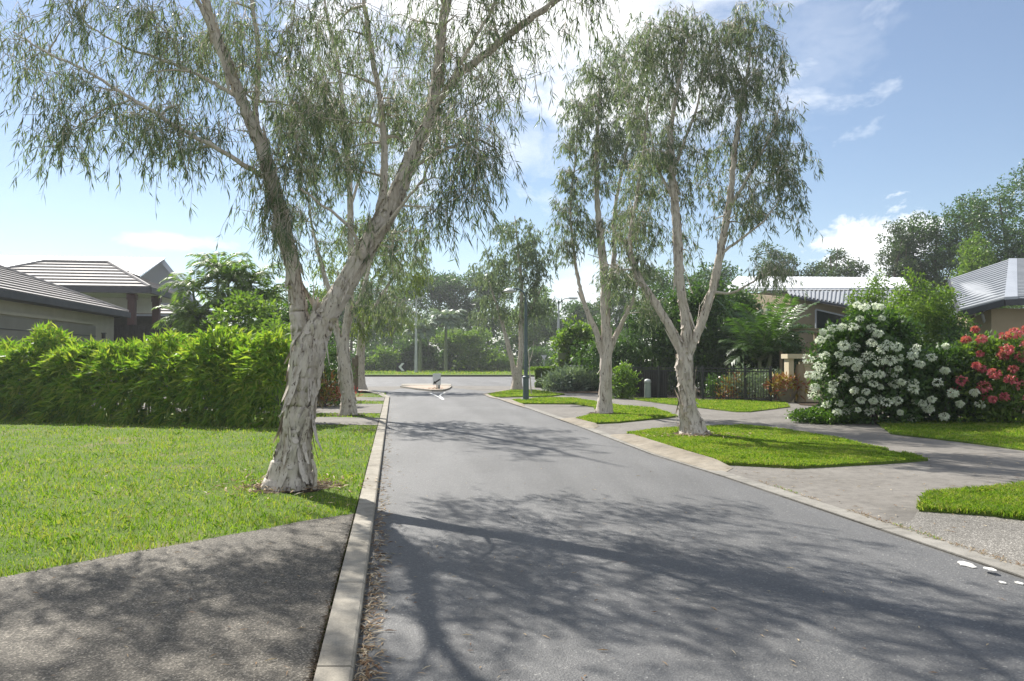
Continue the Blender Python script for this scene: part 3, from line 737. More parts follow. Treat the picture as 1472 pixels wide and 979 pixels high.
blobs = [(1000, 85, 16.7, 80, 70, 1.0, 40), (1095, 90, 16.4, 50, 80, .9, 34), (1118, 210, 16.3, 45, 80, .9, 36), (1085, 300, 16.3, 50, 40, .8, 16), (1128, 275, 16.2, 22, 50, .5, 10),
         (935, 120, 17.0, 50, 75, .9, 30), (955, 230, 16.9, 60, 70, 1.0, 28), (915, 330, 17.0, 48, 55, .9, 24), (1040, 190, 16.8, 60, 70, 1.0, 22), (1025, 290, 16.9, 50, 40, .7, 8),
         (895, 390, 16.8, 36, 26, .6, 9), (1108, 385, 15.8, 42, 14, .4, 8), (1080, 30, 16.7, 40, 25, .7, 7), (930, 260, 17.3, 40, 60, .8, 18), (1060, 240, 17.2, 50, 70, .8, 14), (1040, 55, 16.7, 40, 45, .8, 22), (965, 50, 16.9, 45, 40, .8, 16), (1020, 130, 16.5, 40, 50, .6, 10), (960, 60, 17, 50, 50, .8, 14), (980, 350, 17.5, 60, 40, .5, 6)]
paperbark('tall paperbark whose stout trunk splits into three limbs, on the right verge', limbs, blobs, 23, flakes=230, sprays=7, leaves=11, L=.16, W=.021,
          rb=.017, spread=.30, hang=.42, sides=30, amp=.30, flare=.42, step=.06)
d = 23.4
limbs = [
    LP([(868, 598, .30), (869, 565, .24), (871, 530, .23), (872, 490, .20), (870, 440, .18), (868, 390, .17), (863, 340, .14), (858, 280, .10), (858, 200, .07), (862, 120, .03), (864, 60, .012)], d),
    LP([(868, 520, .12), (858, 480, .11), (843, 445, .09), (833, 410, .075), (826, 370, .06), (820, 300, .045), (828, 220, .03), (832, 150, .015)], d),
    LP([(874, 515, .09), (886, 480, .075), (900, 452, .06, -.2), (912, 425, .05, -.3), (922, 380, .03, -.3)], d),
    LP([(872, 430, .10), (882, 370, .085, .3), (884, 300, .07, .5), (900, 220, .05, .6), (915, 150, .03, .6), (925, 90, .012, .6)], d)]
blobs = [(862, 105, 23.4, 52, 50, 1.1, 34), (832, 190, 23.4, 42, 75, 1.1, 40), (880, 230, 23.2, 55, 80, 1.1, 38), (815, 290, 23.4, 24, 50, .8, 20), (922, 160, 24, 48, 95, 1.1, 36),
         (858, 330, 23.4, 50, 26, .9, 14), (905, 400, 23.2, 36, 36, .8, 16), (820, 350, 23.2, 25, 26, .6, 9), (900, 310, 23.9, 50, 60, .8, 18), (915, 70, 24, 45, 50, 1, 18), (945, 200, 24, 35, 90, 1, 18), (880, 150, 23.6, 45, 60, 1, 14), (925, 440, 23.0, 25, 22, .5, 7)]
paperbark('slim upright paperbark with a low side limb on its left, between two driveways', limbs, blobs, 31, flakes=150, sprays=7, leaves=11, L=.19, W=.028,
          spread=.34, hang=.45, sides=22, amp=.28, flare=.25, step=.08, barkm='bark')
d = 22.8
limbs = [
    LP([(501, 600, .31), (500, 575, .27), (497, 545, .26), (494, 515, .24), (492, 485, .22)], d),
    LP([(490, 500, .12), (482, 465, .12), (476, 430, .10), (462, 380, .07), (448, 320, .04), (440, 250, .02)], d),
    LP([(494, 500, .15), (500, 455, .14), (505, 400, .13), (504, 330, .12), (502, 250, .105), (494, 170, .085), (486, 90, .07), (470, 20, .05), (455, -60, .02)], d),
    LP([(500, 470, .08), (520, 420, .07), (535, 370, .06), (545, 320, .045), (560, 260, .02)], d),
    LP([(503, 300, .06), (525, 230, .05), (545, 160, .035), (560, 90, .015)], d)]
blobs = [(450, 320, 22.8, 60, 60, 1.2, 26), (560, 350, 22.8, 60, 55, 1.2, 30), (500, 210, 22.8, 90, 70, 1.6, 30), (475, 80, 22.8, 80, 70, 1.5, 24), (565, 430, 22.5, 42, 34, .9, 15), (520, 420, 22, 28, 30, .5, 9), (585, 280, 22.8, 50, 50, 1, 16), (440, 230, 23, 50, 60, 1.1, 12)]
paperbark('middle one of the three left-hand paperbarks, straight trunk behind the leaning one', limbs, blobs, 41, leafm='mela', flakes=130, sprays=6, leaves=10, L=.19, W=.028,
          spread=.34, hang=.5, sides=20, amp=.26, flare=.3, step=.08, barkm='bark')
d = 43.0
limbs = [LP([(519, 563, .42), (518, 540, .34), (518, 510, .30), (521, 470, .24), (525, 420, .2), (528, 360, .12), (530, 310, .05)], d),
         LP([(520, 480, .14), (545, 430, .12), (570, 390, .08), (585, 350, .04)], d), LP([(519, 470, .13), (500, 430, .1), (485, 390, .06)], d)]
blobs = [(530, 350, 43, 60, 50, 2, 34), (575, 400, 43, 42, 45, 1.6, 26), (520, 445, 42, 26, 38, 1, 14), (590, 350, 43, 34, 40, 1.3, 14), (480, 390, 43, 45, 50, 1.6, 20), (565, 455, 43, 30, 20, 1, 8)]
paperbark('farthest of the three left-hand paperbarks, yellowish crown at the corner of the cross road', limbs, blobs, 43, leafm='mela_y', flakes=40, sprays=7, leaves=12, L=.26, W=.05,
          spread=.55, hang=.7, sides=14, amp=.22, flare=.15, step=.15, barkm='bark2', tsides=0)
d = 42.0
limbs = [LP([(743, 563, .42), (743, 545, .32), (742, 528, .25)], d),
         LP([(741, 545, .2), (735, 515, .17), (726, 480, .14), (718, 450, .10), (706, 415, .06), (700, 390, .03)], d),
         LP([(745, 545, .22), (749, 505, .19), (749, 460, .16), (750, 410, .12), (745, 360, .07), (740, 310, .03)], d),
         LP([(748, 470, .09), (765, 440, .07), (780, 410, .04)], d)]
blobs = [(742, 340, 42, 36, 34, 1.6, 32), (772, 375, 42, 26, 42, 1.3, 24), (708, 395, 42, 26, 40, 1.3, 24), (745, 400, 42.5, 40, 40, 1.5, 26), (700, 445, 42, 24, 22, 1, 12), (775, 435, 41.5, 28, 20, 1, 12), (735, 455, 42, 30, 16, 1, 8)]
paperbark('twin-stemmed paperbark at the right corner of the road mouth behind the lamp post', limbs, blobs, 47, leafm='mela', flakes=40, sprays=7, leaves=12, L=.25, W=.05,
          spread=.5, hang=.6, sides=14, amp=.22, flare=.2, step=.15, barkm='bark2', tsides=0)

# ------------------------------------------------------------------ hedge and plants on the left
def hedge_long(name, label, A, B, thick, h, mat, seed, n, L, W, cat='hedge', spikes=260, hv=.12, dome=True):
    r = np.random.default_rng(seed); A = np.array([A[0], A[1], 0.0]); B = np.array([B[0], B[1], 0.0])
    t = thing(name, label, cat, (A + B) / 2)
    ax = unit(B - A); sd = np.array([-ax[1], ax[0], 0]); ln = np.linalg.norm(B - A)
    s = r.random(n) * ln
    hh = np.array([h * (1 + hv * mnoise.noise(Vector((float(x) * .9, seed, 0))) + hv * .6 * mnoise.noise(Vector((float(x) * 2.6, seed, 4)))) for x in s])
    if dome:   # rounded back: low at the front, full height in the middle
        ph = np.pi * r.random(n) ** 1.15 * .8
        cy_ = -np.sign(np.cos(ph)) * np.abs(np.cos(ph)) ** .75; zz = np.abs(np.sin(ph)) ** .72
        rad_ = 1 + .22 * np.array([mnoise.noise(Vector((float(x) * 1.5, float(q) * 2.2, seed))) for x, q in zip(s, ph)]) + .10 * np.array([mnoise.noise(Vector((float(x) * 4.5, float(q) * 5, seed))) for x, q in zip(s, ph)]) - .3 * r.random(n) ** 3
        off = cy_ * thick * rad_; zq = np.clip(zz * rad_, .03, 1.15)
        outw = sd * cy_[:, None] + np.array([0, 0, 1.0]) * zz[:, None]
    else:
        q = r.random(n); face = q < .5; zz = np.where(face, r.random(n), .97 + .06 * r.random(n)); off = thick * np.where(face, -1 + .1 * r.random(n), r.uniform(-1, 1, n)); zq = zz
        outw = np.where(face[:, None], -sd, np.array([0, 0, 1.0]))
    Pt = A + ax * s[:, None] + sd * off[:, None] + np.array([0, 0, 1.0]) * (zq * hh)[:, None]
    lf = Acc()
    for k in range(11):
        D = rnd_dirs(n, r) * .8 + outw * .75 + np.array([0, 0, .1]) - np.array([0, 0, .45]) * (zq < .6)[:, None]
        leaf_add(lf, Pt + r.normal(size=(n, 3)) * (.035 if dome else .03), D, L * r.uniform(.45, 1.2, n), W * r.uniform(.7, 1.25, n), r, .22)
    w = Acc()
    sp = r.random(spikes) * ln
    for x in sp:
        hz = h * (1 + hv * mnoise.noise(Vector((float(x) * .9, seed, 0)))); b = A + ax * x + sd * r.uniform(-.35, .5) * thick
        e = b + [r.normal() * .06, r.normal() * .06, hz * r.uniform(.85, 1.10)]
        w.tube(np.array([b, (b + e) / 2 + r.normal(size=3) * .03, e]), [.012, .009, .004], 4, cap=False)
        m = 8
        D = rnd_dirs(m, r) * .62 + np.array([0, 0, .85]); u = r.uniform(.0, .25, m)[:, None] * np.array([0, 0, -1.0])
        leaf_add(lf, e + u, D, L * r.uniform(.6, 1.25, m), W * 1.0, r, .15)
    w.build('stems', M['olive'], t, smooth=True); lf.build('foliage', M[mat], t)
    return t
A = G(-160, 601)[:2] + [0, .95]; B = G(418, 618)[:2] + [-.1, 1.15]
hedge_long('hedge', 'long bright green bamboo-leaved hedge with spiky top along the back of the left lawn', A, B, 1.15, 1.92, 'hedge', 5, 3900, .37, .056, spikes=420, hv=.24)
shrub('shrub', 'low light green shrub at the foot of the left end of the long hedge', 'shrub', G(60, 604, .05), (1.0, .5, .8), 61, 'broad_y', 70, 12, .12, .5)

palm('tall clump of golden cane palms rising behind the dark fence left of the leaning trunk', P(320, 518, 33) * [1, 1, 0], [(-1.3, 0, 4.6), (-.5, .6, 5.6), (.3, -.2, 5.0), (1.1, .3, 5.0), (.2, .9, 4.0), (-.9, -.5, 3.4), (1.8, 0, 4.2), (-1.6, .3, 3.2), (.7, -.6, 3.6), (2.0, .6, 3.0), (-.2, -.7, 2.6), (1.4, -.6, 2.6)], 17, 1.75, 71, rise=1.0, ll=.48, lw=.07, name='cane_palm', cat='palm', nl=24, mat='broad_y')
shrub('shrub', 'dense mixed leafy shrub below the cane palms and above the long hedge', 'shrub', P(345, 518, 28) * [1, 1, 0], (2.6, 1.4, 3.7), 62, 'broad_y', 300, 18, .2, .5)
shrub('shrub', 'yellow-green shrub between the long hedge and the leaning paperbark trunk', 'shrub', P(392, 518, 24) * [1, 1, 0], (1.4, 1.1, 3.0), 63, 'broad_y', 190, 16, .16, .4)
shrub('shrub', 'tall drooping dark shrub just left of the leaning paperbark, behind its trunk', 'shrub', P(415, 518, 31) * [1, 1, 0], (2.3, 1.5, 5.0), 64, 'broad', 340, 18, .22, .3, updir=-.5)
shrub('shrub', 'rounded dark green conifer-like shrub between the first two left-hand trunks', 'shrub', P(472, 518, 27) * [1, 1, 0], (.95, .9, 2.45), 65, 'broad', 240, 18, .12, .3, updir=.4, nl=10)
t, Tp = shrub('bromeliad', 'red-leaved bromeliad clump between the first two left-hand paperbark trunks', 'plant', P(464, 580, 26.5) * [1, 1, 0] + [0, 0, .05], (.35, .3, 1.15), 66, 'red_lf', 26, 10, .28, .16, updir=.6, stems=2)
shrub('bromeliad', 'low spreading crimson-leaved plant beside the second left-hand trunk', 'plant', P(482, 576, 30.5) * [1, 1, 0] + [0, 0, .05], (.85, .4, .5), 67, 'pink_fl', 50, 12, .22, .2, updir=.7, stems=2)
# two timber posts by the far left paperbark
for k, (px, lab) in enumerate([(508, 'dark timber post left of the farthest left-hand paperbark'), (512.5, 'slightly taller dark timber post touching the farthest left-hand paperbark')]):
    b = P(px, 560, 40.5 - k); a = Acc(); hh = 1.75 + .12 * k
    a.box((b[0], b[1], hh / 2), (.15, .15, hh)); a.add([(b[0] + sx * .075, b[1] + sy * .075, hh) for sx, sy in ((-1, -1), (1, -1), (1, 1), (-1, 1))] + [(b[0], b[1], hh + .07)], [[0, 1, 4], [1, 2, 4], [2, 3, 4], [3, 0, 4]])
    tag(a.build('timber_post', M['timber']), lab, 'post')

# ------------------------------------------------------------------ panels for roofs
def rib_panel(acc, A, B, Cc, D, n, h=.035, w=.42, th=.04):
    """standing ribs running from edge AD to edge BC"""
    A, B, Cc, D = [np.asarray(v, float) for v in (A, B, Cc, D)]
    nn = unit(np.cross(B - A, D - A)); nn *= np.sign(nn[2] + 1e-9)
    rows = []
    for k in range(n):
        for u, hh in ((0, 0), (1 - w - .12, 0), (1 - w, h), (.92, h)):
            q = (k + u) / n
            rows.append((A + (D - A) * q + nn * hh, B + (Cc - B) * q + nn * hh))
    rows.append((D, Cc)); V = [p for rr in rows for p in rr]
    acc.add(V, [[2 * i, 2 * i + 1, 2 * i + 3, 2 * i + 2] for i in range(len(rows) - 1)])
    acc.add([A - nn * th, B - nn * th, Cc - nn * th, D - nn * th, A, B, Cc, D], [[0, 1, 2, 3], [0, 1, 5, 4], [1, 2, 6, 5], [2, 3, 7, 6], [3, 0, 4, 7]])
def tile_panel(acc, EL, ER, RR, RL, n, step=.045):
    """courses of tiles from the eave EL-ER up to RL-RR, every course lifted at its lower edge"""
    EL, ER, RR, RL = [np.asarray(v, float) for v in (EL, ER, RR, RL)]
    nn = unit(np.cross(ER - EL, (RL + RR) / 2 - EL)); nn *= np.sign(nn[2] + 1e-9)
    for k in range(n):
        a, b = k / n, (k + 1) / n
        l0, r0 = EL + (RL - EL) * a, ER + (RR - ER) * a; l1, r1 = EL + (RL - EL) * b, ER + (RR - ER) * b
        acc.add([l0, r0, r0 + nn * step, l0 + nn * step, r1 + nn * .003, l1 + nn * .003], [[0, 1, 2, 3], [3, 2, 4, 5]])
def capline(acc, a, b, r=.07): acc.tube(np.array([a, b]) + [0, 0, .03], [r, r], 8)
def beam(acc, a, b, hgt, wid):
    a, b = np.asarray(a, float), np.asarray(b, float); dd = unit(b - a); s = np.array([-dd[1], dd[0], 0]); s = s / (np.linalg.norm(s) + 1e-9) * wid / 2; up = np.array([0, 0, hgt])
    v = [a - s, a + s, b + s, b - s]; v = v + [p + up for p in v]
    acc.add(v, [[0, 3, 2, 1], [4, 5, 6, 7], [0, 1, 5, 4], [1, 2, 6, 5], [2, 3, 7, 6], [3, 0, 4, 7]])

AL = R0(8.75); ru = np.array([math.cos(AL), math.sin(AL), 0]); rv = np.array([-math.sin(AL), math.cos(AL), 0])
def loc(o, u, v, z): return np.asarray(o) * [1, 1, 0] + ru * u + rv * v + np.array([0, 0, z])
# --- garage wing
O = P(184, 449, 36.8)
ez = O[2]; t = thing('house', 'beige garage wing with grey tiled roof and dark fascia behind the long hedge', 'house', (O[0], O[1], 0))
a = Acc()
w0 = [loc(O, -.55, -18, 0), loc(O, -.55, -.55, 0), loc(O, -10, -.55, 0), loc(O, -10, -18, 0)]
for i in range(4):
    p, q = w0[i], w0[(i + 1) % 4]; beam(a, p, q, ez - .05, .22)
beam(a, loc(O, -.40, -14.0, ez - .75), loc(O, -.40, -3.2, ez - .75), .12, .1)
a.build('wall', M['render'], t)
a = Acc()
beam(a, loc(O, -.42, -13.6, .0), loc(O, -.42, -2.9, 0), ez - .8, .05); dr = a.build('garage_door', M['door'], t)
a = Acc()
for k in range(4): beam(a, loc(O, -.385, -13.6, .6 + k * .7), loc(O, -.385, -2.9, .6 + k * .7), .025, .03)
a.build('door_groove', M['fascia'], dr)
a = Acc(); hr = 5.2
tile_panel(a, loc(O, 0, -19, ez), loc(O, 0, 0, ez), loc(O, -hr, -hr, ez + hr * .42), loc(O, -hr, -19 + hr, ez + hr * .42), 13, .06)
tile_panel(a, loc(O, 0, 0, ez), loc(O, -2 * hr, 0, ez), loc(O, -hr, -hr, ez + hr * .42), loc(O, -hr, -hr, ez + hr * .42), 13)
tile_panel(a, loc(O, -2 * hr, 0, ez), loc(O, -2 * hr, -19, ez), loc(O, -hr, -19 + hr, ez + hr * .42), loc(O, -hr, -hr, ez + hr * .42), 13)
tile_panel(a, loc(O, -2 * hr, -19, ez), loc(O, 0, -19, ez), loc(O, -hr, -19 + hr, ez + hr * .42), loc(O, -hr, -19 + hr, ez + hr * .42), 13)
capline(a, loc(O, 0, 0, ez), loc(O, -hr, -hr, ez + hr * .42), .09); capline(a, loc(O, -hr, -hr, ez + hr * .42), loc(O, -hr, -19 + hr, ez + hr * .42), .09)
a.build('roof', M['tile'], t)
a = Acc()
beam(a, loc(O, .05, -19, ez - .26), loc(O, .05, .05, ez - .26), .25, .14); beam(a, loc(O, .1, .05, ez - .26), loc(O, -2 * hr, .05, ez - .26), .25, .12)
beam(a, loc(O, -.28, -19, ez - .27), loc(O, -.28, 0, ez - .27), .03, .5)
a.build('fascia', M['fascia'], t)
a = Acc(); b = loc(O, -.38, -2.0, 2.75); a.box(b, (.12, .12, .22), AL); a.box(b + [.03, -.05, .13], (.2, .16, .03), AL); a.build('wall_lamp', M['black'], t)
# --- portico house
O = P(215, 413, 38.5); ez = O[2]; O2 = O
t = thing('house', 'portico with hipped grey tiled roof on red-brown posts behind the garage', 'house', (O[0], O[1], 0))
a = Acc(); hw = 3.6; W_ = 10.0; pk = ez + 1.62
tile_panel(a, loc(O, -W_, 0, ez), loc(O, 0, 0, ez), loc(O, -hw + .4, hw, pk), loc(O, -W_ + hw, hw, pk), 8, .07)
tile_panel(a, loc(O, 0, 0, ez), loc(O, 0, 2 * hw, ez), loc(O, -hw + .4, hw, pk), loc(O, -hw + .4, hw, pk), 8, .07)
tile_panel(a, loc(O, 0, 2 * hw, ez), loc(O, -W_, 2 * hw, ez), loc(O, -W_ + hw, hw, pk), loc(O, -hw + .4, hw, pk), 8)
tile_panel(a, loc(O, -W_, 2 * hw, ez), loc(O, -W_, 0, ez), loc(O, -W_ + hw, hw, pk), loc(O, -W_ + hw, hw, pk), 8)
capline(a, loc(O, 0, 0, ez), loc(O, -hw + .4, hw, pk), .1); capline(a, loc(O, -W_ + hw, hw, pk), loc(O, -hw + .4, hw, pk), .1); capline(a, loc(O, -W_, 0, ez), loc(O, -W_ + hw, hw, pk), .1)
a.build('roof', M['tile'], t)
a = Acc(); beam(a, loc(O, -W_, -.05, ez - .3), loc(O, .05, -.05, ez - .3), .3, .12); beam(a, loc(O, .05, -.05, ez - .3), loc(O, .05, 2 * hw, ez - .3), .3, .12); a.build('fascia', M['fascia'], t)
a = Acc(); a.quad(loc(O, -W_, 0.02, ez - .28), loc(O, 0, .02, ez - .28), loc(O, 0, 2 * hw, ez - .28), loc(O, -W_, 2 * hw, ez - .28)); beam(a, loc(O, -W_, 3.2, ez - 1.1), loc(O, -.6, 3.2, ez - 1.1), .8, .2); a.build('soffit', M['whitewall'], t)
for px, dd in ((190, 38.9), (225, 40.5)):
    b = P(px, 430, dd); a = Acc(); a.box((b[0], b[1], (ez - .3) / 2), (.34, .34, ez - .3), AL); a.box((b[0], b[1], ez - .45), (.42, .42, .28), AL); a.build('post', M['redpost'], t)
a = Acc(); beam(a, loc(O, -W_, -2.0 + 2, 0), loc(O, -2.2, 0, 0), 3.9, .2); a.build('wall', M['darkwall'], t)
# --- lower tiled roof and dark screen fence
O = P(258, 452, 46); ez = O[2]
t = thing('house', 'low grey tiled roof seen between the red-brown portico posts', 'house', (O[0], O[1], 0))
a = Acc(); tile_panel(a, loc(O, -9, 0, ez), loc(O, 0, 0, ez), loc(O, -3.0, 3.2, ez + 1.15), loc(O, -7, 3.2, ez + 1.15), 5, .07)
tile_panel(a, loc(O, 0, 0, ez), loc(O, 0, 6.4, ez), loc(O, -3.0, 3.2, ez + 1.15), loc(O, -3.0, 3.2, ez + 1.15), 5, .07)
capline(a, loc(O, 0, 0, ez), loc(O, -3, 3.2, ez + 1.15), .1); a.build('roof', M['tile'], t)
a = Acc(); beam(a, loc(O, -9, .4, 0), loc(O, -.4, .4, 0), ez - .1, .2); beam(a, loc(O, -.4, .4, 0), loc(O, -.4, 6, 0), ez - .1, .2); a.build('wall', M['darkwall'], t)
a = Acc(); b0 = P(128, 518, 37.6) * [1, 1, 0]; b1 = P(322, 518, 36.5) * [1, 1, 0]
for k in range(44):
    p = b0 + (b1 - b0) * (k / 44); q = b0 + (b1 - b0) * ((k + .9) / 44); beam(a, p, q, 3.35 + .015 * (k % 3), .03)
tag(a.build('screen_fence', M['darkwall']), 'tall dark timber screen fence behind the hedge, below the portico', 'fence')
# --- white roofed house far left
t = thing('house', 'large white steel roof with grey gable end behind the tiled roofs at far left', 'house', P(100, 518, 56) * [1, 1, 0])
a = Acc(); A_, B_ = P(-120, 366, 60), P(238, 371, 60); C_, D_ = P(196, 400, 52), P(-120, 400, 52)
rib_panel(a, D_, A_, B_, C_, 60, .03); a.build('roof', M['white_roof'], t)
a = Acc(); A_ = P(238, 372, 59.9); B_ = P(276, 415, 52); zz = 0
a.add([P(236, 373, 60), P(290, 440, 60), P(290, 470, 60), P(196, 470, 60), P(196, 402, 60)], [[0, 1, 2, 3, 4]])
a.add([P(236, 373, 59.9), P(290, 440, 59.9), P(290, 447, 59.6), P(232, 378, 59.6)], [[0, 1, 2, 3]])
beam(a, P(-120, 518, 53) * [1, 1, 0], P(196, 518, 53) * [1, 1, 0], 7.0, .2); beam(a, P(196, 518, 53) * [1, 1, 0], P(196, 518, 60) * [1, 1, 0], 7.0, .2)
a.build('wall', M['flash'], t)
a = Acc(); vt = P(352, 404, 50); a.tube([vt + [0, 0, -2.5], vt + [0, 0, -.2]], [.35, .35], 14); a.tube([vt + [0, 0, -.1], vt + [0, 0, .05], vt + [0, 0, .3]], [.75, .7, .15], 16)
tag(a.build('roof_vent', M['white_roof']), 'white round roof vent peeping out of the shrubs right of the cane palms', 'vent')

# ------------------------------------------------------------------ right side houses
t = thing('house', 'tan house with white and ribbed steel roofs behind the fan palm and flowering bush', 'house', P(1180, 518, 40) * [1, 1, 0])
a = Acc(); rib_panel(a, P(1040, 417, 46), P(1060, 397, 50), P(1300, 399, 50), P(1310, 416, 46), 40, .012); a.build('roof', M['white_roof'], t)
a = Acc(); rib_panel(a, P(1290, 452, 35), P(1290, 419, 41), P(1132, 419, 41), P(1136, 424, 39.5), 26, .06)
r1 = a.build('roof', M['metal'], t)
a = Acc(); beam(a, P(1130, 427, 39.6), P(1290, 455, 35.0), .10, .1); a.build('gutter', M['fascia'], r1)
a = Acc(); beam(a, P(1040, 419, 46.2), P(1310, 418, 46.2), .18, .1); a.build('gutter', M['flash'], t)
a = Acc()
e0, e1 = P(1136, 428, 40.1), P(1290, 457, 36.0)
def wallquad(acc, p, q, th=.25):
    n = unit(np.array([-(q - p)[1], (q - p)[0], 0])) * th
    acc.add([p * [1, 1, 0], q * [1, 1, 0], q, p, p * [1, 1, 0] + n, q * [1, 1, 0] + n, q + n, p + n], [[0, 1, 2, 3], [7, 6, 5, 4], [0, 3, 7, 4], [1, 5, 6, 2], [3, 2, 6, 7]])
wallquad(a, e0, e1); wallquad(a, P(1050, 421, 46.4), P(1300, 421, 46.4)); wallquad(a, P(1062, 421, 46), P(1136, 428, 40.1)); a.build('wall', M['tan'], t)
a = Acc(); wa, wb = P(1171, 446, 38.8), P(1215, 456, 37.6); za = wa[2]; zb = wb[2]
a.quad(wa * [1, 1, 0] + [0, -.12, 1.8], wb * [1, 1, 0] + [0, -.12, 1.8], wb + [0, -.12, 0], wa + [0, -.12, 0]); wn = a.build('window', M['glass'], t)
a = Acc(); beam(a, wa + [0, -.15, 0], wb + [0, -.15, 0], .07, .06); a.box((wa[0], wa[1] - .15, (za + 1.8) / 2), (.07, .07, za - 1.8)); a.box((wb[0], wb[1] - .15, (zb + 1.8) / 2), (.07, .07, zb - 1.8)); a.build('window_frame', M['flash'], wn)
a = Acc(); beam(a, P(1118, 478, 35.5), P(1180, 478, 35.0), .10, .6); beam(a, P(1118, 474, 35.5), P(1180, 474, 35.0), .05, .7)
for px in (1122, 1172): b = P(px, 478, 35.3); a.box((b[0], b[1], b[2] / 2), (.12, .12, b[2]))
a.build('awning', M['tan'], t)

t = thing('house', 'steel-roofed house with wide ridge cap and tan wall at the right edge of the picture', 'house', P(1450, 518, 30) * [1, 1, 0])
A_, B_, C_, D_ = P(1366, 401, 30.5), P(1450, 373, 32), P(1444, 429, 25), P(1380, 446, 26)
a = Acc(); rib_panel(a, A_, B_, C_, D_, 17, .05, .45); a.build('roof', M['metal'], t)
a = Acc(); E_, F_ = P(1462, 373, 32), P(1463, 428, 25); a.add([B_ + [0, 0, .05], C_ + [0, 0, .05], F_ + [0, 0, .05], E_ + [0, 0, .05], B_ + [0, 0, -.06], C_ + [0, 0, -.12], F_ + [0, 0, -.12], E_ + [0, 0, -.06]], [[0, 1, 2, 3], [0, 4, 5, 1], [1, 5, 6, 2], [2, 6, 7, 3]]); a.build('ridge_cap', M['flash'], t)
a = Acc(); rib_panel(a, F_, P(1650, 429, 25), P(1650, 374, 32), E_, 30, .05, .45); a.build('roof', M['metal'], t)
a = Acc()
for p, q in ((D_, C_), (C_, F_), (F_, P(1650, 429, 25)), (A_, D_)): beam(a, p - [0, 0, .24], q - [0, 0, .24], .2, .12)
a.build('fascia', M['fascia'], t)
a = Acc(); off = np.array([0, .7, -.3]); off2 = np.array([.6, .6, -.3])
wallquad(a, D_ + off2, C_ + off); wallquad(a, C_ + off, F_ + off); wallquad(a, F_ + off, P(1650, 429, 25) + off); wallquad(a, A_ + off2, D_ + off2); a.build('wall', M['tan'], t)
a = Acc(); q0 = P(1412, 452, 25.8); a.tube([q0, q0 + [.25, .25, -.35], q0 + [.3, .5, -.4], q0 * [1, 1, 0] + [.3, .5, 0]], [.045] * 4, 8); a.build('downpipe', M['flash'], t)

# letterbox wall of cream render
b = P(1150, 579, 30.2) * [1, 1, 0]
t = thing('pillar_wall', 'cream rendered entry wall with flat cap and round column beside the potted plant', 'wall', b)
a = Acc(); a.box((b[0] - .42, b[1], .86), (.20, .5, 1.72)); a.box((b[0] + .52, b[1] + .1, .8), (.9, .34, 1.6)); a.build('wall', M['cream'], t)
a = Acc(); a.box((b[0] + .15, b[1], 1.81), (1.5, .72, .18)); a.build('cap', M['cream'], t)
a = Acc(); a.tube([(b[0], b[1] - .05, 0), (b[0], b[1] - .05, 1.2), (b[0], b[1] - .05, 1.5)], [.2, .19, .14], 16); a.build('column', M['tan'], t)

# steel fence
f0 = G(893, 571.5); f1 = G(1108, 578.6)
f0[2] = f1[2] = 0; t = thing('steel_fence', 'black steel bar fence with posts in front of the shaded garden', 'fence', (f0 + f1) / 2)
L = np.linalg.norm(f1 - f0); nb_ = int(L / .11); fh = 1.32
a = Acc()
for z in (.12, fh - .12, fh): beam(a, f0 + [0, 0, z - .02], f1 + [0, 0, z - .02], .045, .045)
a.build('rail', M['fence'], t)
a = Acc()
for k in range(nb_):
    p = f0 + (f1 - f0) * (k + .5) / nb_; a.box((p[0], p[1], (fh + .1) / 2), (.018, .018, fh - .12))
a.build('bars', M['fence'], t)
for px in (893, 952, 1017, 1075, 1108):
    u = np.clip((px - 893) / 215.0, 0, 1); p = f0 + (f1 - f0) * u; a = Acc(); a.box((p[0], p[1] - .0, (fh + .08) / 2), (.085, .085, fh + .08)); a.box((p[0], p[1], fh + .095), (.1, .1, .03)); a.build('post', M['fence'], t)
# shade screen behind the left half of the fence
a = Acc(); s0 = f0 + [0, .12, .05]; s1 = f0 + (f1 - f0) * .34 + [0, .12, .05]; beam(a, s0, s1, 1.2, .02); tag(a.build('screen_fence', M['darkwall']), 'low dark solid screen behind the left part of the black bar fence', 'fence')
# bollard
b = G(931, 573.5); t = thing('bollard', 'pale stone bollard with domed cap by the footpath in front of the fence', 'bollard', b * [1, 1, 0])
a = Acc(); a.tube([(b[0], b[1], 0), (b[0], b[1], .70)], [.145, .13], 18); a.build('shaft', M['utility'], t, smooth=True)
a = Acc(); a.tube([(b[0], b[1], .70), (b[0], b[1], .73), (b[0], b[1], .80), (b[0], b[1], .84), (b[0], b[1], .86)], [.15, .155, .14, .09, .02], 18); a.build('cap', M['galv'], t, smooth=True)

# pot with bromeliads
b = G(1131, 578.5); b[2] = .04; t = thing('pot_plant', 'round clay pot of red and yellow bromeliad leaves beside the cream entry wall', 'pot plant', b)
a = Acc(); a.tube([b, b + [0, 0, .15], b + [0, 0, .42], b + [0, 0, .5]], [.25, .31, .40, .42], 20, cap=True); a.build('pot', M['pot'], t, smooth=True)
r = np.random.default_rng(91); T = b + [0, 0, .62] + rnd_dirs(46, r) * [.72, .5, .24]; lf = Acc(); bushy(lf, T, r, 16, .24, .075, .22, .35); lf.build('foliage', M['red_lf'], t)

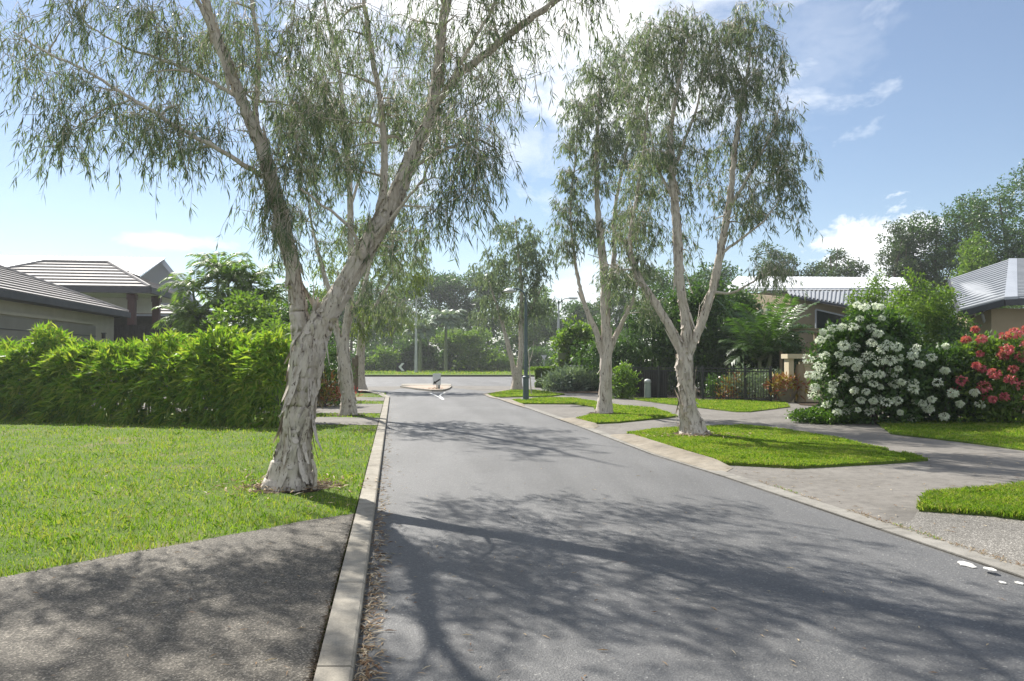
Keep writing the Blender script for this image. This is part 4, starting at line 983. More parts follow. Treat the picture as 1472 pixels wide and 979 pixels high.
# shaded garden on the right
shrub('shrub', 'green strappy shrub behind the bar fence left of the pot', 'shrub', P(1085, 518, 31.5) * [1, 1, 0], (1.2, .7, 1.35), 101, 'silver', 90, 14, .22, .18, updir=.6)
shrub('bromeliad', 'small orange-red bromeliad behind the bar fence under the fan palm', 'plant', P(1052, 518, 31.6) * [1, 1, 0] + [0, 0, .03], (.45, .35, 1.0), 102, 'red_lf', 22, 12, .26, .2, updir=.6)
shrub('shrub', 'low leafy shrub behind the bar fence beside the three-limbed trunk', 'shrub', P(1035, 518, 32.6) * [1, 1, 0], (.8, .6, 1.1), 103, 'broad', 80, 14, .16, .5)
palm('broad dark green fan of palm fronds in front of the tan house', P(1092, 518, 34) * [1, 1, 0], [(0, 0, 1.6), (.6, .3, 2.1)], 18, 2.2, 104, rise=1.35, ll=.8, lw=.075, name='fan_palm', droop=.7, nl=26, trunk_r=.1, mat='broad')
shrub('shrub', 'large dark glossy shrub directly behind the three-limbed paperbark', 'shrub', P(1020, 518, 37) * [1, 1, 0], (2.8, 1.6, 5.6), 105, 'broad', 560, 18, .22, .5, nl=12)
shrub('shrub', 'tall dark weeping shrub between the two nearer right-hand paperbarks', 'shrub', P(930, 518, 38) * [1, 1, 0], (2.6, 1.7, 4.7), 106, 'broad', 420, 18, .28, .22, updir=-.7, nl=12)
shrub('shrub', 'mid-green shrub right behind the slim paperbark above the agapanthus', 'shrub', P(880, 518, 42) * [1, 1, 0], (2.2, 1.5, 4.0), 107, 'broad', 320, 18, .25, .4, updir=-.2, nl=10)
shrub('shrub', 'upright light green shrub with big glossy leaves right of the clipped hedge', 'shrub', P(825, 518, 47) * [1, 1, 0], (1.1, 1.0, 4.2), 108, 'broad_y', 170, 16, .32, .5, nl=9)
shrub('shrub', 'shrub overhanging the left end of the black bar fence', 'shrub', P(893, 518, 33) * [1, 1, 0], (.75, .6, 1.7), 109, 'broad_y', 100, 14, .16, .4)
shrub('shrub', 'sunlit shrub top between fan palm and three-limbed trunk', 'shrub', P(1060, 518, 39) * [1, 1, 0], (2.5, 1.4, 5.4), 110, 'broad', 420, 18, .22, .45, nl=10)
shrub('shrub', 'tall mid-green shrub behind the fan palm, hiding the left part of the tan wall', 'shrub', P(1110, 518, 37) * [1, 1, 0], (1.5, 1.2, 4.7), 113, 'broad', 380, 18, .2, .45, nl=10)
# agapanthus by the cabinets
shrub('agapanthus', 'pale variegated agapanthus clump left of the slim paperbark, nearest the footpath', 'plant', P(815, 562, 41.2) * [1, 1, 0], (1.25, .8, .95), 111, 'silver', 150, 16, .34, .2, updir=.45, stems=2)
shrub('agapanthus', 'darker agapanthus clump touching the slim paperbark trunk from behind', 'plant', P(852, 562, 41.6) * [1, 1, 0], (1.2, .8, .9), 112, 'silver', 150, 16, .34, .2, updir=.45, stems=2)
# clipped hedge
hb = [P(765, 556, 46.8) * [1, 1, 0], P(801, 556, 47.3) * [1, 1, 0]]
hedge_long('clipped_hedge', 'low box-clipped green hedge right of the lamp post', hb[0], hb[1], .6, 1.12, 'broad_y', 9, 1500, .13, .07, spikes=12, hv=.02, dome=False)
a = Acc(); c = P(809, 518, 46.5); a.box((c[0], c[1], 1.05), (.42, .12, 2.1)); a.box((c[0] - .24, c[1], 1.1), (.07, .16, 2.25)); tag(a.build('notice_board', M['olive']), 'narrow olive green upright board at the right end of the clipped hedge', 'board')
for k, (px, lab) in enumerate([(828, 'grey-green utility cabinet nearest the olive board'), (845, 'wider grey-green utility cabinet nearest the slim paperbark')]):
    c = P(px, 518, 44.6 + .2 * k); t = thing('utility_cabinet', lab, 'cabinet', (c[0], c[1], 0)); w_ = .62 + .1 * k; a = Acc()
    a.box((c[0], c[1], .66), (w_, .42, 1.3)); a.build('body', M['utility'], t)
    a = Acc(); a.box((c[0], c[1], 1.34), (w_ + .05, .48, .05)); a.build('lid', M['galv'], t)
    a = Acc(); a.box((c[0] - w_ / 4, c[1] - .22, .7), (w_ / 2 - .04, .02, 1.1)); a.build('door', M['galv'], t)

# white flowering bush, red flowering bush
def flowering(label, base, rad, seed, mat, fl, nfl, heads_r, n, L, leafW=.5, region=None, name='flowering_bush', nl=11, petal=.07, gap=.24, low=.1):
    t, T = shrub(name, label, 'bush', base, rad, seed, mat, n, 18, L, leafW, nl=nl, spreadk=1.6, stems=12)
    r = np.random.default_rng(seed + 1); c = np.asarray(base) + [0, 0, rad[2] * .5]
    v = (T - c) / np.asarray(rad); out = np.linalg.norm(v * [1, 1, 2], axis=1)
    sc = out + r.random(len(T)) * .6 - v[:, 1] * .6 - v[:, 0] * .35
    if region is not None: sc = sc - 5 * (~region(T))
    idx = []
    for i in np.argsort(-sc):
        if T[i][2] < base[2] + low * rad[2]: continue
        if all(np.linalg.norm(T[i] - T[q]) > gap for q in idx): idx.append(i)
        if len(idx) >= nfl: break
    a = Acc()
    for i in idx:
        cc = T[i] + unit(T[i] - c) * L * 1.5 + [0, -L * .9, L * .3]; m = int(r.integers(55, 110)); hr_ = heads_r * (.35 + .75 * r.random() ** .8)
        dd = rnd_dirs(m, r); leaf_add(a, cc + dd * hr_ * [1.1, 1, .8] * r.uniform(.3, 1, (m, 1)) ** .7, dd + rnd_dirs(m, r) * .6, petal, petal * .9, r, .3)
    a.build('blossoms', M[fl], t); return t
b = G(1258, 612); b[2] = 0
flowering('big dark bush covered in cream-white blossom clusters at the footpath corner', b + [.3, .9, 0], (1.55, 1.25, 3.25), 121, 'broad', 'white_fl', 84, .12, 760, .15, .55, petal=.055, low=.12, gap=.21)
flowering('smaller dark bush with a few white blossoms between the white and the red bush', P(1350, 600, 20.5) * [1, 1, 0], (1.15, 1.0, 2.35), 122, 'broad', 'white_fl', 12, .10, 340, .15, .55)
flowering('bush with coral-red blossom clusters at the right edge of the picture', P(1445, 600, 20.0) * [1, 1, 0], (1.5, 1.1, 2.45), 123, 'broad_y', 'pink_fl', 40, .13, 460, .14, .45, gap=.3, low=.3)
flowering('red blossoming bush just beyond the right edge, next to the steel-roofed house', P(1570, 600, 20.5) * [1, 1, 0], (1.5, 1.1, 2.6), 124, 'broad_y', 'pink_fl', 30, .13, 260, .14, .45)
t, T = shrub('ground_cover', 'low trailing green ground cover at the foot of the white flowering bush', 'plant', G(1192, 607, .02), (.95, .75, .34), 125, 'palm', 260, 16, .09, .5, nl=14, stems=2)
t['kind'] = 'stuff'
shrub('shrub', 'light green rounded shrub with fine leaves above the white blossom bush', 'shrub', P(1318, 518, 25) * [1, 1, 0], (1.6, 1.3, 5.15), 126, 'broad_y', 620, 18, .12, .4, nl=14)
shrub('shrub', 'smaller olive shrub top left of the fine-leaved shrub, above the white blossoms', 'shrub', P(1255, 518, 27) * [1, 1, 0], (1.15, .9, 5.2), 127, 'broad_y', 380, 16, .12, .4, nl=12)
shrub('shrub', 'dark green shrub filling the gap under the steel roof behind the blossom bushes', 'shrub', P(1365, 518, 24) * [1, 1, 0], (1.1, .9, 3.4), 128, 'broad', 260, 18, .13, .5, nl=10)

# ------------------------------------------------------------------ street furniture
b = G(756, 577); b[2] = ZR; lx, ly = b[0], b[1]
t = thing('street_lamp', 'green-grey lamp post with curved arm and flat round head on the right verge', 'street lamp', b)
a = Acc(); a.tube([(lx, ly, ZR - .05), (lx, ly, ZR + .9), (lx, ly, ZR + .92)], [.12, .115, .09], 18); a.tube([(lx, ly, ZR + .86), (lx, ly, ZR + .89), (lx, ly, ZR + .93), (lx, ly, ZR + .96)], [.125, .145, .145, .10], 18)
a.box((lx, ly, ZR + .01), (.36, .36, .03)); a.build('base', M['lamp'], t, smooth=False)
topz = P(756, 415, b[1])[2]
a = Acc(); a.tube([(lx, ly, ZR + .9), (lx, ly, topz - .55)], [.078, .055], 14); a.build('post', M['lamp'], t, smooth=True)
a = Acc(); arc = [(lx - .42 + .42 * math.cos(q), ly, topz - .42 + .42 * math.sin(q)) for q in np.linspace(0, 1.9, 12)]; a.tube([(lx, ly, topz - .56)] + arc, .034, 10); a.build('arm', M['lamp'], t, smooth=True)
hx = arc[-1][0] - .1; hz = topz - .06
a = Acc(); a.tube([(hx, ly, hz + .09), (hx, ly, hz + .07), (hx, ly, hz), (hx, ly, hz - .06), (hx, ly, hz - .065)], [.05, .11, .22, .29, .27], 22); hd = a.build('lamp_head', M['galv'], t, smooth=True)
a = Acc(); a.tube([(hx, ly, hz - .067), (hx, ly, hz - .10), (hx, ly, hz - .12)], [.2, .16, .05], 18); a.build('diffuser', M['signface'], hd, smooth=True)
# little bracket stub on the post
a = Acc(); a.tube([(lx, ly, ZR + 1.9), (lx + .12, ly, ZR + 2.0), (lx + .2, ly, ZR + 2.1)], .015, 6); a.build('bracket', M['galv'], t)
# bare sapling
b = P(764, 560, 36) * [1, 1, 0] + [0, 0, .02]; t = thing('bare_sapling', 'thin leafless forked sapling behind the lamp post', 'sapling', b)
a = Acc(); e = P(763, 500, 36)
a.tube(np.array([b, P(761, 530, 36), P(760, 505, 36)]), [.03, .022, .016], 6); a.tube(np.array([P(760, 525, 36), P(766, 505, 36), P(767, 490, 36)]), [.018, .012, .006], 5); a.tube(np.array([P(760, 508, 36), P(756, 495, 36), P(758, 484, 36)]), [.014, .01, .005], 5); a.build('trunk', M['twig'], t)
# far light poles
def pole(label, px, d, ytop, arm):
    # slim street light
    b = P(px, 518, d) * [1, 1, 0]; h = P(px, ytop, d)[2]; t = thing('light_pole', label, 'light pole', b)
    a = Acc(); a.tube([b, b + [0, 0, h * .3], b + [0, 0, h]], [.2, .16, .09], 12); a.build('pole', M['galv'], t, smooth=True)
    a = Acc(); a.tube([b + [0, 0, h - .1], b + [arm * .5, 0, h + .35], b + [arm, 0, h + .4]], [.06, .05, .05], 8); a.build('arm', M['galv'], t, smooth=True)
    a = Acc(); a.box(b + [arm * 1.15, 0, h + .38], (.9, .35, .14)); a.box(b + [arm * 1.15, 0, h + .29], (.7, .28, .06)); a.build('luminaire', M['galv'], t)
pole('tall grey light pole on the far verge left of the keep-left sign', 598, 92, 432, .5)
pole('distant grey light pole rising behind the utility cabinets', 803, 78, 434, 1.3)
# chevron sign
b = P(577, 518, 84) * [1, 1, 0]; c = P(577, 527.5, 84); t = thing('chevron_sign', 'black chevron board with white arrow pointing left on the far verge', 'road sign', b)
a = Acc(); a.box((b[0], b[1] + .04, c[2] / 2), (.07, .05, c[2] + .2)); a.build('post', M['galv'], t)
a = Acc(); a.box((c[0], c[1], c[2]), (1.1, .03, 1.0)); pl_ = a.build('panel', M['black'], t)
a = Acc(); y_ = c[1] - .022
for sg in (-1, 1): a.add([(c[0] - .32, y_, c[2]), (c[0] - .02, y_, c[2]), (c[0] + .34, y_, c[2] + sg * .42), (c[0] + .04, y_, c[2] + sg * .42)], [[0, 1, 2, 3]])
a.build('arrow', M['signface'], pl_)
# give way sign
b = P(782, 518, 62) * [1, 1, 0]; c = P(782, 513, 62); t = thing('give_way_sign', 'inverted triangular give way sign against the dark trees right of the lamp post', 'road sign', b)
a = Acc(); a.box((b[0], b[1] + .04, c[2] / 2), (.06, .05, c[2])); a.build('post', M['signgrey'], t)
def tri(acc, c, s, y): acc.add([(c[0] - s, y, c[2] + s * .58), (c[0] + s, y, c[2] + s * .58), (c[0], y, c[2] - s * 1.15), (c[0] - s, y + .02, c[2] + s * .58), (c[0] + s, y + .02, c[2] + s * .58), (c[0], y + .02, c[2] - s * 1.15)], [[0, 2, 1], [3, 4, 5]]); 
a = Acc(); tri(a, c, .27, c[1] - .02); pn = a.build('panel', M['signgrey'], t)
a = Acc(); tri(a, c + [0, 0, 0], .17, c[1] - .045); a.build('sign_face', M['signface'], pn)
a = Acc(); a.box((c[0], c[1] - .06, c[2] + .02), (.05, .02, .18)); a.build('mark', M['signgrey'], pn)
# traffic island with sign
pl2 = [tuple(G(x, y)[:2]) for x, y in [(575, 557), (596, 560.2), (620, 562.8), (636, 563), (646, 560), (650, 556.5), (612, 555.4)]]
t = thing('traffic_island', 'low paved traffic island with pale kerb in the road mouth', 'traffic island', (sum(p[0] for p in pl2) / 7, sum(p[1] for p in pl2) / 7, 0))
cx_, cy_ = t.location.x, t.location.y
a = Acc(); a.prism(pl2, -.02, .09); a.build('kerb', M['kerb'], t)
a = Acc(); a.poly([(cx_ + (x - cx_) * .86, cy_ + (y - cy_) * .9, .094) for x, y in pl2]); a.build('paving', M['brick_isl'], t)
a = Acc(); p5 = [tuple(G(x, y)[:2]) for x, y in [(577, 554.2), (578, 556.3), (648, 556.3), (649, 554.2), (640, 553.6), (585, 553.6)]]; a.prism(p5, -.02, .10); tag(a.build('traffic_island', M['kerb']), 'long narrow raised median strip just beyond the paved island', 'traffic island')
r = np.random.default_rng(5)
b = G(628, 561.6); b[2] = .09; c = P(628, 545, b[1]); t = thing('keep_left_sign', 'small grey-white sign with a black diagonal arrow on a thin post on the traffic island', 'road sign', b)
a = Acc(); a.tube([b, (b[0], b[1], c[2] + .2)], [.03, .03], 8); a.build('post', M['signgrey'], t)
a = Acc(); a.box((c[0], c[1] - .045, c[2]), (.44, .02, .62)); pn = a.build('panel', M['signface'], t)
a = Acc(); a.add([(c[0] + .15, c[1] - .06, c[2] + .02), (c[0] + .20, c[1] - .06, c[2] - .04), (c[0] - .06, c[1] - .06, c[2] - .21), (c[0] - .11, c[1] - .06, c[2] - .15)], [[0, 1, 2, 3]]); a.add([(c[0] - .19, c[1] - .06, c[2] - .25), (c[0] - .13, c[1] - .06, c[2] - .09), (c[0] - .01, c[1] - .06, c[2] - .25)], [[0, 1, 2]]); a.build('arrow', M['black'], pn)
a = Acc(); a.box((c[0] + .12, c[1] - .045, c[2] - .42), (.13, .02, .2)); a.build('marker', M['signgrey'], t)
lf = Acc(); T = b + r.normal(size=(30, 3)) * [.35, .12, .03]; bushy(lf, T, r, 6, .09, .02, .06, .5); o = lf.build('weeds', M['litter']); tag(o, 'dry brown weeds round the post on the traffic island', 'weeds', kind='stuff')
# painted fork at the island nose
def stripe(pts, wd, z=.004):
    a = Acc(); pts = [G(x, y, z) for x, y in pts]
    for i in range(len(pts) - 1):
        A, B = pts[i], pts[i + 1]; dd = unit(B - A); s = np.array([-dd[1], dd[0], 0]) * wd / 2; a.quad(A - s, A + s, B + s, B - s)
    return a
struct(stripe([(618, 564.8), (628, 569.2), (637, 574.4)], .09).build('road_marking', M['paint'])); struct(stripe([(640, 564.2), (634, 566.5), (632.3, 569), (637.6, 574.0)], .09, .006).build('road_marking', M['paint']))

# ------------------------------------------------------------------ far trees
def bgt(px, d, ytop, wpx, label, seed, mat='broad', n=300, per=14, low=.12, nl=13, kind='leafy_tree', group=None, W=.6, dk=1.0):
    b = P(px, 518, d) * [1, 1, 0] + [0, 0, .1]; top = P(px, ytop, d)[2]
    return broad_tree(label, b, top, wpx * d / F, seed, mat, int(n * 1.9), per + 8, max(.2, d * .0031), .012 * top + .12, nl, low, kind, group, W, depthk=dk)
bgt(560, 124, 384, 62, 'dark rounded tree at the left of the wood beyond the cross road', 201)
bgt(640, 128, 366, 58, 'tallest round-topped dark tree of the wood, seen over the far light pole', 202, n=360)
bgt(700, 130, 385, 50, 'dark tree of the wood between the tall round-topped one and the lamp post', 203)
bgt(772, 122, 412, 50, 'broad green tree of the wood directly right of the lamp post', 204, 'broad_y')
bgt(828, 118, 426, 44, 'olive tree of the wood above the give way sign', 205)
bgt(880, 112, 415, 50, 'dark tree of the wood behind the slim paperbark', 206)
bgt(505, 118, 402, 60, 'dark tree of the wood behind the farthest left-hand paperbark', 207)
bgt(420, 74, 405, 62, 'green tree behind the leaning paperbark, above the shrubs', 208)
bgt(470, 96, 412, 50, 'dark tree between leaning trunk and the middle left-hand paperbark', 209)
bgt(665, 108, 466, 44, 'lower light green tree at the front edge of the wood', 210, 'broad_y', n=220)
bgt(598, 112, 462, 50, 'bushy tree at the front of the wood behind the far light pole', 211, n=240)
bgt(960, 78, 372, 70, 'dark green tree behind the three-limbed paperbark crown, left of the white roof', 212, n=360)
bgt(1035, 84, 335, 62, 'broad green tree behind the white roof, right of the three-limbed trunk', 213, 'broad', n=380)
bgt(1110, 86, 346, 56, 'grey-green tree just above the white roof', 214, 'gum', n=300)
bgt(1195, 84, 338, 46, 'open sparse gum tree above the ribbed roof with sky showing through its crown', 215, 'gum', n=150, per=12, low=.45, nl=8)
bgt(1300, 72, 304, 40, 'thin grey-green tree at the left edge of the big dark tree group', 216, 'gum', n=230, low=.3)
bgt(1350, 72, 280, 66, 'dark domed tree of the big group above the fine-leaved shrub', 217, 'broad', n=560, nl=22)
bgt(1440, 70, 240, 92, 'largest dark domed tree at the upper right edge', 218, 'broad', n=900, nl=26)
bgt(1420, 60, 318, 50, 'brighter green tree in front of the largest domed tree at right', 219, 'broad_y', n=320)
bgt(1510, 64, 275, 60, 'dark tree cut by the right picture edge above the steel roof', 220, 'broad', n=300)
bgt(1005, 52, 415, 48, 'leafy tree between the bar fence garden and the white roof', 221, 'broad', n=260)
bgt(870, 66, 448, 42, 'mid-height tree behind the utility cabinets', 222, 'broad', n=240)
palm('taller silvery fan palm against the dark wood, right of the far light pole', P(641, 518, 104) * [1, 1, 0], [(0, 0, 6.6)], 26, 2.8, 230, rise=1.1, ll=1.3, lw=.22, name='silver_palm', droop=.9, nl=18, trunk_r=.2, mat='silver')
palm('shorter silvery fan palm directly behind the far light pole', P(604, 518, 102) * [1, 1, 0], [(0, 0, 5.2)], 24, 2.5, 231, rise=1.1, ll=1.2, lw=.22, name='silver_palm', droop=.9, nl=18, trunk_r=.2, mat='silver')
for k, (px, d_, w_, h_, mt, lab) in enumerate([
    (545, 106, 2.6, 3.4, 'broad_y', 'leafy light shrub on the far verge left of the chevron sign'), (583, 108, 3.0, 2.6, 'broad', 'dark shrub behind the chevron sign'),
    (618, 108, 3.2, 2.2, 'broad', 'low dark shrub behind the far light pole'), (655, 107, 3.0, 2.8, 'broad', 'dark grassy shrub behind the traffic island'),
    (685, 104, 3.2, 3.6, 'broad_y', 'yellowish flowering shrub on the far verge in the middle'), (712, 103, 2.6, 2.8, 'broad_y', 'rounded yellow-green shrub left of the twin-stemmed paperbark'),
    (520, 107, 3.0, 3.0, 'broad', 'dark shrub beyond the farthest left-hand paperbark'), (775, 100, 3.6, 3.0, 'broad', 'dark shrub behind the give way sign'), (815, 92, 3.4, 3.4, 'broad', 'dark shrub behind the olive board')]):
    shrub('shrub', lab, 'shrub', P(px, 518, d_) * [1, 1, 0] + [0, 0, .1], (w_, 1.6, h_), 240 + k, mt, 110, 14, .42, .45)
# wood continuing behind and to both sides: too many to count
r = np.random.default_rng(300); lf = Acc(); w = Acc()
xs = np.linspace(-130, 190, 46)
for x in xs:
    y = 150 + r.uniform(-10, 14); h = r.uniform(9, 12.5); x = x + r.uniform(-2, 2)
    if x > 60: y -= 40; 
    T = np.concatenate([lobes_targets((x, y, h * .55), (6.5, 4, h * .5), 7, 70, r), np.array([x, y - 3, 0]) + r.random((60, 3)) * [9, 5, h * .45] - [4.5, 0, 0]]); bushy(lf, T, r, 10, .85, .5, 1.3)
    w.tube(np.array([(x, y, -.1), (x + r.normal() * .3, y, h * .7)]), [.3, .12], 6)
o = lf.build('far_wood', M['broad']); tag(o, 'continuous mass of dark trees closing the view beyond the cross road', 'wood', kind='stuff')
o2 = w.build('far_wood_trunks', M['darkbark']); tag(o2, 'dim trunks inside the far mass of dark trees', 'wood', kind='stuff')

# ------------------------------------------------------------------ litter
r = np.random.default_rng(77)
def strew(name, pts, z, L, W, label, cat, mat='litter', flat=.12):
    n = len(pts); B = np.c_[pts, np.full(n, z)]; az = r.random(n) * 6.283
    D = np.stack([np.cos(az), np.sin(az), r.uniform(-.02, flat, n)], 1); a = Acc()
    leaf_add(a, B + [0, 0, .006], D, L * r.uniform(.5, 1.4, n), W * r.uniform(.6, 1.3, n), r, .05, face=np.tile([0, 0, 1.0], (n, 1)) + r.normal(size=(n, 3)) * .15)
    return tag(a.build(name, M[mat]), label, cat, kind='stuff')
yy = 1 / (1 / 34 + (1 / 2.6 - 1 / 34) * r.random(1500)); pts = np.stack([left_edge(yy) + .012 + np.abs(r.normal(size=1500)) * .055 * (1 + .04 * yy), yy], 1)
strew('leaf_litter', pts, .0, .075, .011, 'dry reddish leaf litter gathered in the gutter along the left kerb', 'leaf litter')
yy = 1 / (1 / 30 + (1 / 3.0 - 1 / 30) * r.random(240)); pts = np.stack([left_edge(yy) + .05 + r.random(240) ** 2 * 4.4, yy], 1)
strew('fallen_leaves', pts, .002, .06, .010, 'scattered dry leaves on the asphalt', 'leaf litter')
n = 260; yy = r.uniform(3.0, 7.6, n); xx = r.uniform(-6, 0, n); ok = inpoly(xx, yy, drive1); strew('fallen_leaves', np.stack([xx[ok], yy[ok]], 1), ZV + .003, .06, .009, 'scattered dry leaves and bark curls on the near left driveway', 'leaf litter')
pts = np.array([-2.79, 9.74]) + r.normal(size=(420, 2)) * [.45, .38]; strew('bark_litter', pts, ZV + .02, .10, .022, 'shed papery bark and debris round the foot of the leaning paperbark', 'bark litter', flat=.4)
pts = G(1005, 631)[:2] + r.normal(size=(200, 2)) * [.55, .25]; strew('bark_litter', pts, ZR + .015, .10, .03, 'shed bark strips round the foot of the three-limbed paperbark', 'bark litter', flat=.3)
for k, (tx, ty, tr_, zz_) in enumerate([(-2.79, 9.74, .55, ZV), (G(1000, 629)[0], 16.7, .62, ZR), (G(868, 598)[0], 23.2, .5, ZR), (-4.86, 22.6, .55, ZV)]):
    a = Acc(); a.poly([(tx + tr_ * (1 + .25 * math.sin(q * 3.1 + k) + .12 * math.sin(q * 7)) * math.cos(q), ty + tr_ * (1 + .2 * math.sin(q * 2.3 + k)) * math.sin(q), zz_ - .008) for q in np.linspace(0, 6.283, 26)[:-1]]); struct(a.build('bare_soil', M['soil']))
# joint between the near left driveway and the kerb: dirt and dead leaves
yy = 1 / (1 / 8.0 + (1 / 2.6 - 1 / 8.0) * r.random(1100)); pts = np.stack([left_edge(yy) - (Lw) / math.cos(R0(8.7)) + .006 + r.normal(size=1100) * .011, yy], 1)
strew('dirt_line', pts, ZV + .001, .028, .012, 'dark dirt and leaf crumbs in the joint beside the left kerb', 'dirt', 'soil', .3)
# weeds along the right edge strip
n = 900; yy = 1 / (1 / 10.4 + (1 / 4.5 - 1 / 10.4) * r.random(n)); ok = np.array([mnoise.noise(Vector((0, float(q) * 1.1, 3))) for q in yy]) > -.22; yy = yy[ok]
pts = np.stack([right_edge(yy) + w_ * 0 + .215 + r.normal(size=len(yy)) * .018, yy], 1)
strew('weeds', pts, .02, .045, .009, 'line of dry weeds and crumbs in the joint of the right edge strip', 'weeds', 'litter', .8)
n2 = 500; yy = 1 / (1 / 10.0 + (1 / 4.5 - 1 / 10.0) * r.random(n2)); ok = np.array([mnoise.noise(Vector((0, float(q) * 1.3, 8))) for q in yy]) > .12; yy = yy[ok]
pts = np.stack([right_edge(yy) + .215 + r.normal(size=len(yy)) * .015, yy], 1)
strew('weeds', pts, .02, .045, .008, 'green tufts of weed in the joint of the right edge strip', 'weeds', 'grass', 1.2)
n = 420; yy = 1 / (1 / 26 + (1 / 7.0 - 1 / 26) * r.random(n)); xx = right_edge(yy) + .3 + r.random(n) ** 1.3 * 6
strew('fallen_leaves', np.stack([xx, yy], 1), .02, .07, .014, 'dry leaves scattered over the right driveways', 'leaf litter')
n = 260; yy = r.uniform(7.5, 18, n); xx = left_edge(yy) - .3 - r.random(n) ** 1.4 * 6
ok = np.array([not inpoly(np.array([a_]), np.array([b_]), drive1)[0] for a_, b_ in zip(xx, yy)]); strew('fallen_leaves', np.stack([xx[ok], yy[ok]], 1), ZV + .035, .08, .016, 'dry leaves and bark curls lying in the left lawn', 'leaf litter', flat=.4)
a = Acc()
for (p_, q_) in (((1364, 653), (1500, 649)), ((985, 606), (1075, 603)), ((800, 590), (842, 586))):
    A, B = G(*p_, .0155), G(*q_, .0155); dd = unit(B - A); s_ = np.array([-dd[1], dd[0], 0]) * .006; a.quad(A - s_, A + s_, B + s_, B - s_)
struct(a.build('driveway_joint', M['soil']))
# white scraps on the road edge
for k, (px, py, s, lab) in enumerate([(1389, 811, .055, 'largest torn white scrap on the asphalt at the right edge strip'), (1423, 818, .03, 'small white scrap right of the largest torn one'), (1465, 838, .022, 'small white scrap nearest the right picture edge'), (1441, 837, .018, 'tiny white scrap on the asphalt below the other scraps')]):
    c = G(px, py, .006 if k != 1 else .032); m = 11; a = Acc()
    ring = [(c[0] + s * 1.3 * (0.6 + .5 * r.random()) * math.cos(q * 2 * math.pi / m), c[1] + s * 2.0 * (0.6 + .5 * r.random()) * math.sin(q * 2 * math.pi / m)) for q in range(m)]
    a.prism(ring, c[2] - .003, c[2] + .002); tag(a.build('paper_scrap', M['paper']), lab, 'scrap')

# ------------------------------------------------------------------ sky, sun, air, camera
sc = bpy.context.scene
wd = bpy.data.worlds.new('World'); sc.world = wd; wd.use_nodes = True; nt = wd.node_tree; nt.nodes.clear()
sky = N(nt, 'ShaderNodeTexSky'); sky.sky_type = 'NISHITA'; sky.sun_disc = False; sky.sun_elevation = R0(SUN_EL); sky.sun_rotation = R0(-SUN_AZ)
sky.air_density = 0.95; sky.dust_density = 0.2; sky.ozone_density = 1.2
tc = N(nt, 'ShaderNodeTexCoord'); dirv = tc.outputs['Generated']
def vmath(op, a, b=None):
    n = N(nt, 'ShaderNodeVectorMath', operation=op); nt.links.new(a, n.inputs[0])
    if b is not None:
        if isinstance(b, tuple): n.inputs[1].default_value = b
        else: nt.links.new(b, n.inputs[1])
    return n
def fmath(op, a, b, clamp=False):
    n = N(nt, 'ShaderNodeMath', operation=op, use_clamp=clamp)
    for i, v in enumerate((a, b)):
        if isinstance(v, (int, float)): n.inputs[i].default_value = v
        else: nt.links.new(v, n.inputs[i])
    return n.outputs[0]
def blob(px, py, w, h, soft, nz, nk=2.2):
    """a cloud standing in one direction of the sky, ragged by noise"""
    c = unit(ray(px, py)); e = unit(np.cross(c, [0, 0, 1.0])); u = np.cross(e, c)
    dx = vmath('DOT_PRODUCT', dirv, tuple(e)).outputs['Value']; dz = vmath('DOT_PRODUCT', dirv, tuple(u)).outputs['Value']; fr = vmath('DOT_PRODUCT', dirv, tuple(c)).outputs['Value']
    q = fmath('ADD', fmath('POWER', fmath('ABSOLUTE', fmath('DIVIDE', dx, w / F), 0), 2), fmath('POWER', fmath('ABSOLUTE', fmath('DIVIDE', dz, h / F), 0), 2))
    q = fmath('SQRT', q, 0)
    v = fmath('SUBTRACT', fmath('SUBTRACT', 1.0, q), fmath('MULTIPLY', fmath('SUBTRACT', nz, .5), -nk))
    v = fmath('MULTIPLY', v, 1.0 / soft, True)
    return fmath('MULTIPLY', v, fmath('GREATER_THAN', fr, 0.2))
mp = N(nt, 'ShaderNodeMapping'); mp.inputs['Scale'].default_value = (1, 1, 1.9); nt.links.new(dirv, mp.inputs[0])
n1 = noise_tex(nt, mp.outputs[0], 5.5, 9, .6, .3); n2 = noise_tex(nt, mp.outputs[0], 16, 8, .62, .4); n3 = noise_tex(nt, mp.outputs[0], 30, 6, .6)
b1 = blob(780, -10, 470, 250, .8, n1, 2.6); b2 = blob(1262, 352, 75, 52, .35, n2); b3 = blob(250, 347, 95, 13, .8, n2); b4 = blob(740, 215, 110, 50, 1.6, n2); b5 = blob(850, 440, 160, 110, 1.2, n1); b6 = blob(1170, 60, 120, 110, 2.2, n2)
m = fmath('MAXIMUM', fmath('MULTIPLY', b1, .92), fmath('MULTIPLY', b2, .85)); m = fmath('MAXIMUM', m, fmath('MULTIPLY', b3, .6)); m = fmath('MAXIMUM', m, fmath('MULTIPLY', b4, .6)); m = fmath('MAXIMUM', m, fmath('MULTIPLY', b5, .75)); m = fmath('MAXIMUM', m, fmath('MULTIPLY', b6, .35))
sepd = N(nt, 'ShaderNodeSeparateXYZ'); nt.links.new(dirv, sepd.inputs[0])
back = ramp(nt, sepd.outputs['Y'], [(.0, g3(1)), (.45, g3(0))])      # unseen cloud added overhead and behind the camera to whiten the shadow fill
fill_cloud = ramp(nt, n1, [(.40, g3(.12)), (.56, g3(.55))])
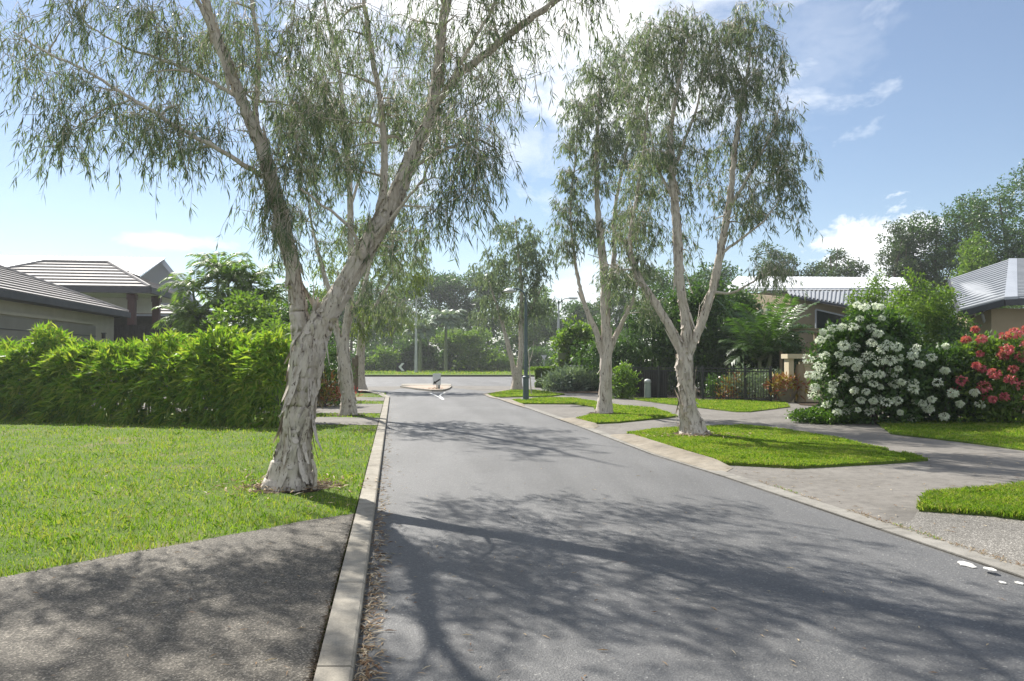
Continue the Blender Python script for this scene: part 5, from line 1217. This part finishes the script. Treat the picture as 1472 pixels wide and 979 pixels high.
m = fmath('MAXIMUM', m, fmath('MULTIPLY', mixc(nt, 1.0, fill_cloud, back, 'MULTIPLY'), 1.0)); m = fmath('MAXIMUM', m, .03)
col = mixc(nt, m, sky.outputs[0], CLOUD)
bg = N(nt, 'ShaderNodeBackground'); bg.inputs['Strength'].default_value = SKY_STR; nt.links.new(col, bg.inputs[0])
o = N(nt, 'ShaderNodeOutputWorld'); nt.links.new(bg.outputs[0], o.inputs[0])

sl = bpy.data.lights.new('sun', 'SUN'); sl.energy = SUN_STR; sl.angle = R0(.53); sl.color = (1.0, .955, .88)
so = bpy.data.objects.new('sun', sl); C.objects.link(so)
az, el = R0(SUN_AZ), R0(SUN_EL)
so.rotation_euler = Vector((-math.sin(az) * math.cos(el), math.cos(az) * math.cos(el), math.sin(el))).to_track_quat('Z', 'Y').to_euler()
so.location = (0, 0, 30)

if HAZE > 0:
    m, nt = newmat('haze'); pv = N(nt, 'ShaderNodeVolumePrincipled'); pv.inputs['Color'].default_value = (.93, .96, 1, 1); pv.inputs['Density'].default_value = HAZE; pv.inputs['Anisotropy'].default_value = .35
    oo = N(nt, 'ShaderNodeOutputMaterial'); nt.links.new(pv.outputs[0], oo.inputs['Volume'])
    a = Acc(); a.box((0, 590, 11.5), (1840, 1860, 26)); hz = a.build('haze', m); hz['kind'] = 'stuff'; hz['label'] = 'thin pale daylight haze filling the street air'; hz['category'] = 'haze'

cam = bpy.data.cameras.new('camera'); cam.sensor_width = 36; cam.lens = F / 1472 * 36; cam.clip_end = 4000; cam.clip_start = .05
co = bpy.data.objects.new('camera', cam); C.objects.link(co); co.location = (0, 0, H); co.rotation_euler = (math.pi / 2 + PITCH, 0, 0); sc.camera = co
sc.view_settings.view_transform = 'Standard'; sc.view_settings.look = 'None'; sc.view_settings.gamma = 1; sc.view_settings.exposure = EXPO
sc.render.engine = 'CYCLES'
sc.cycles.max_bounces = 8; sc.cycles.transmission_bounces = 5; sc.cycles.diffuse_bounces = 4; sc.cycles.glossy_bounces = 2
sc.render.resolution_x = 1024; sc.render.resolution_y = 681
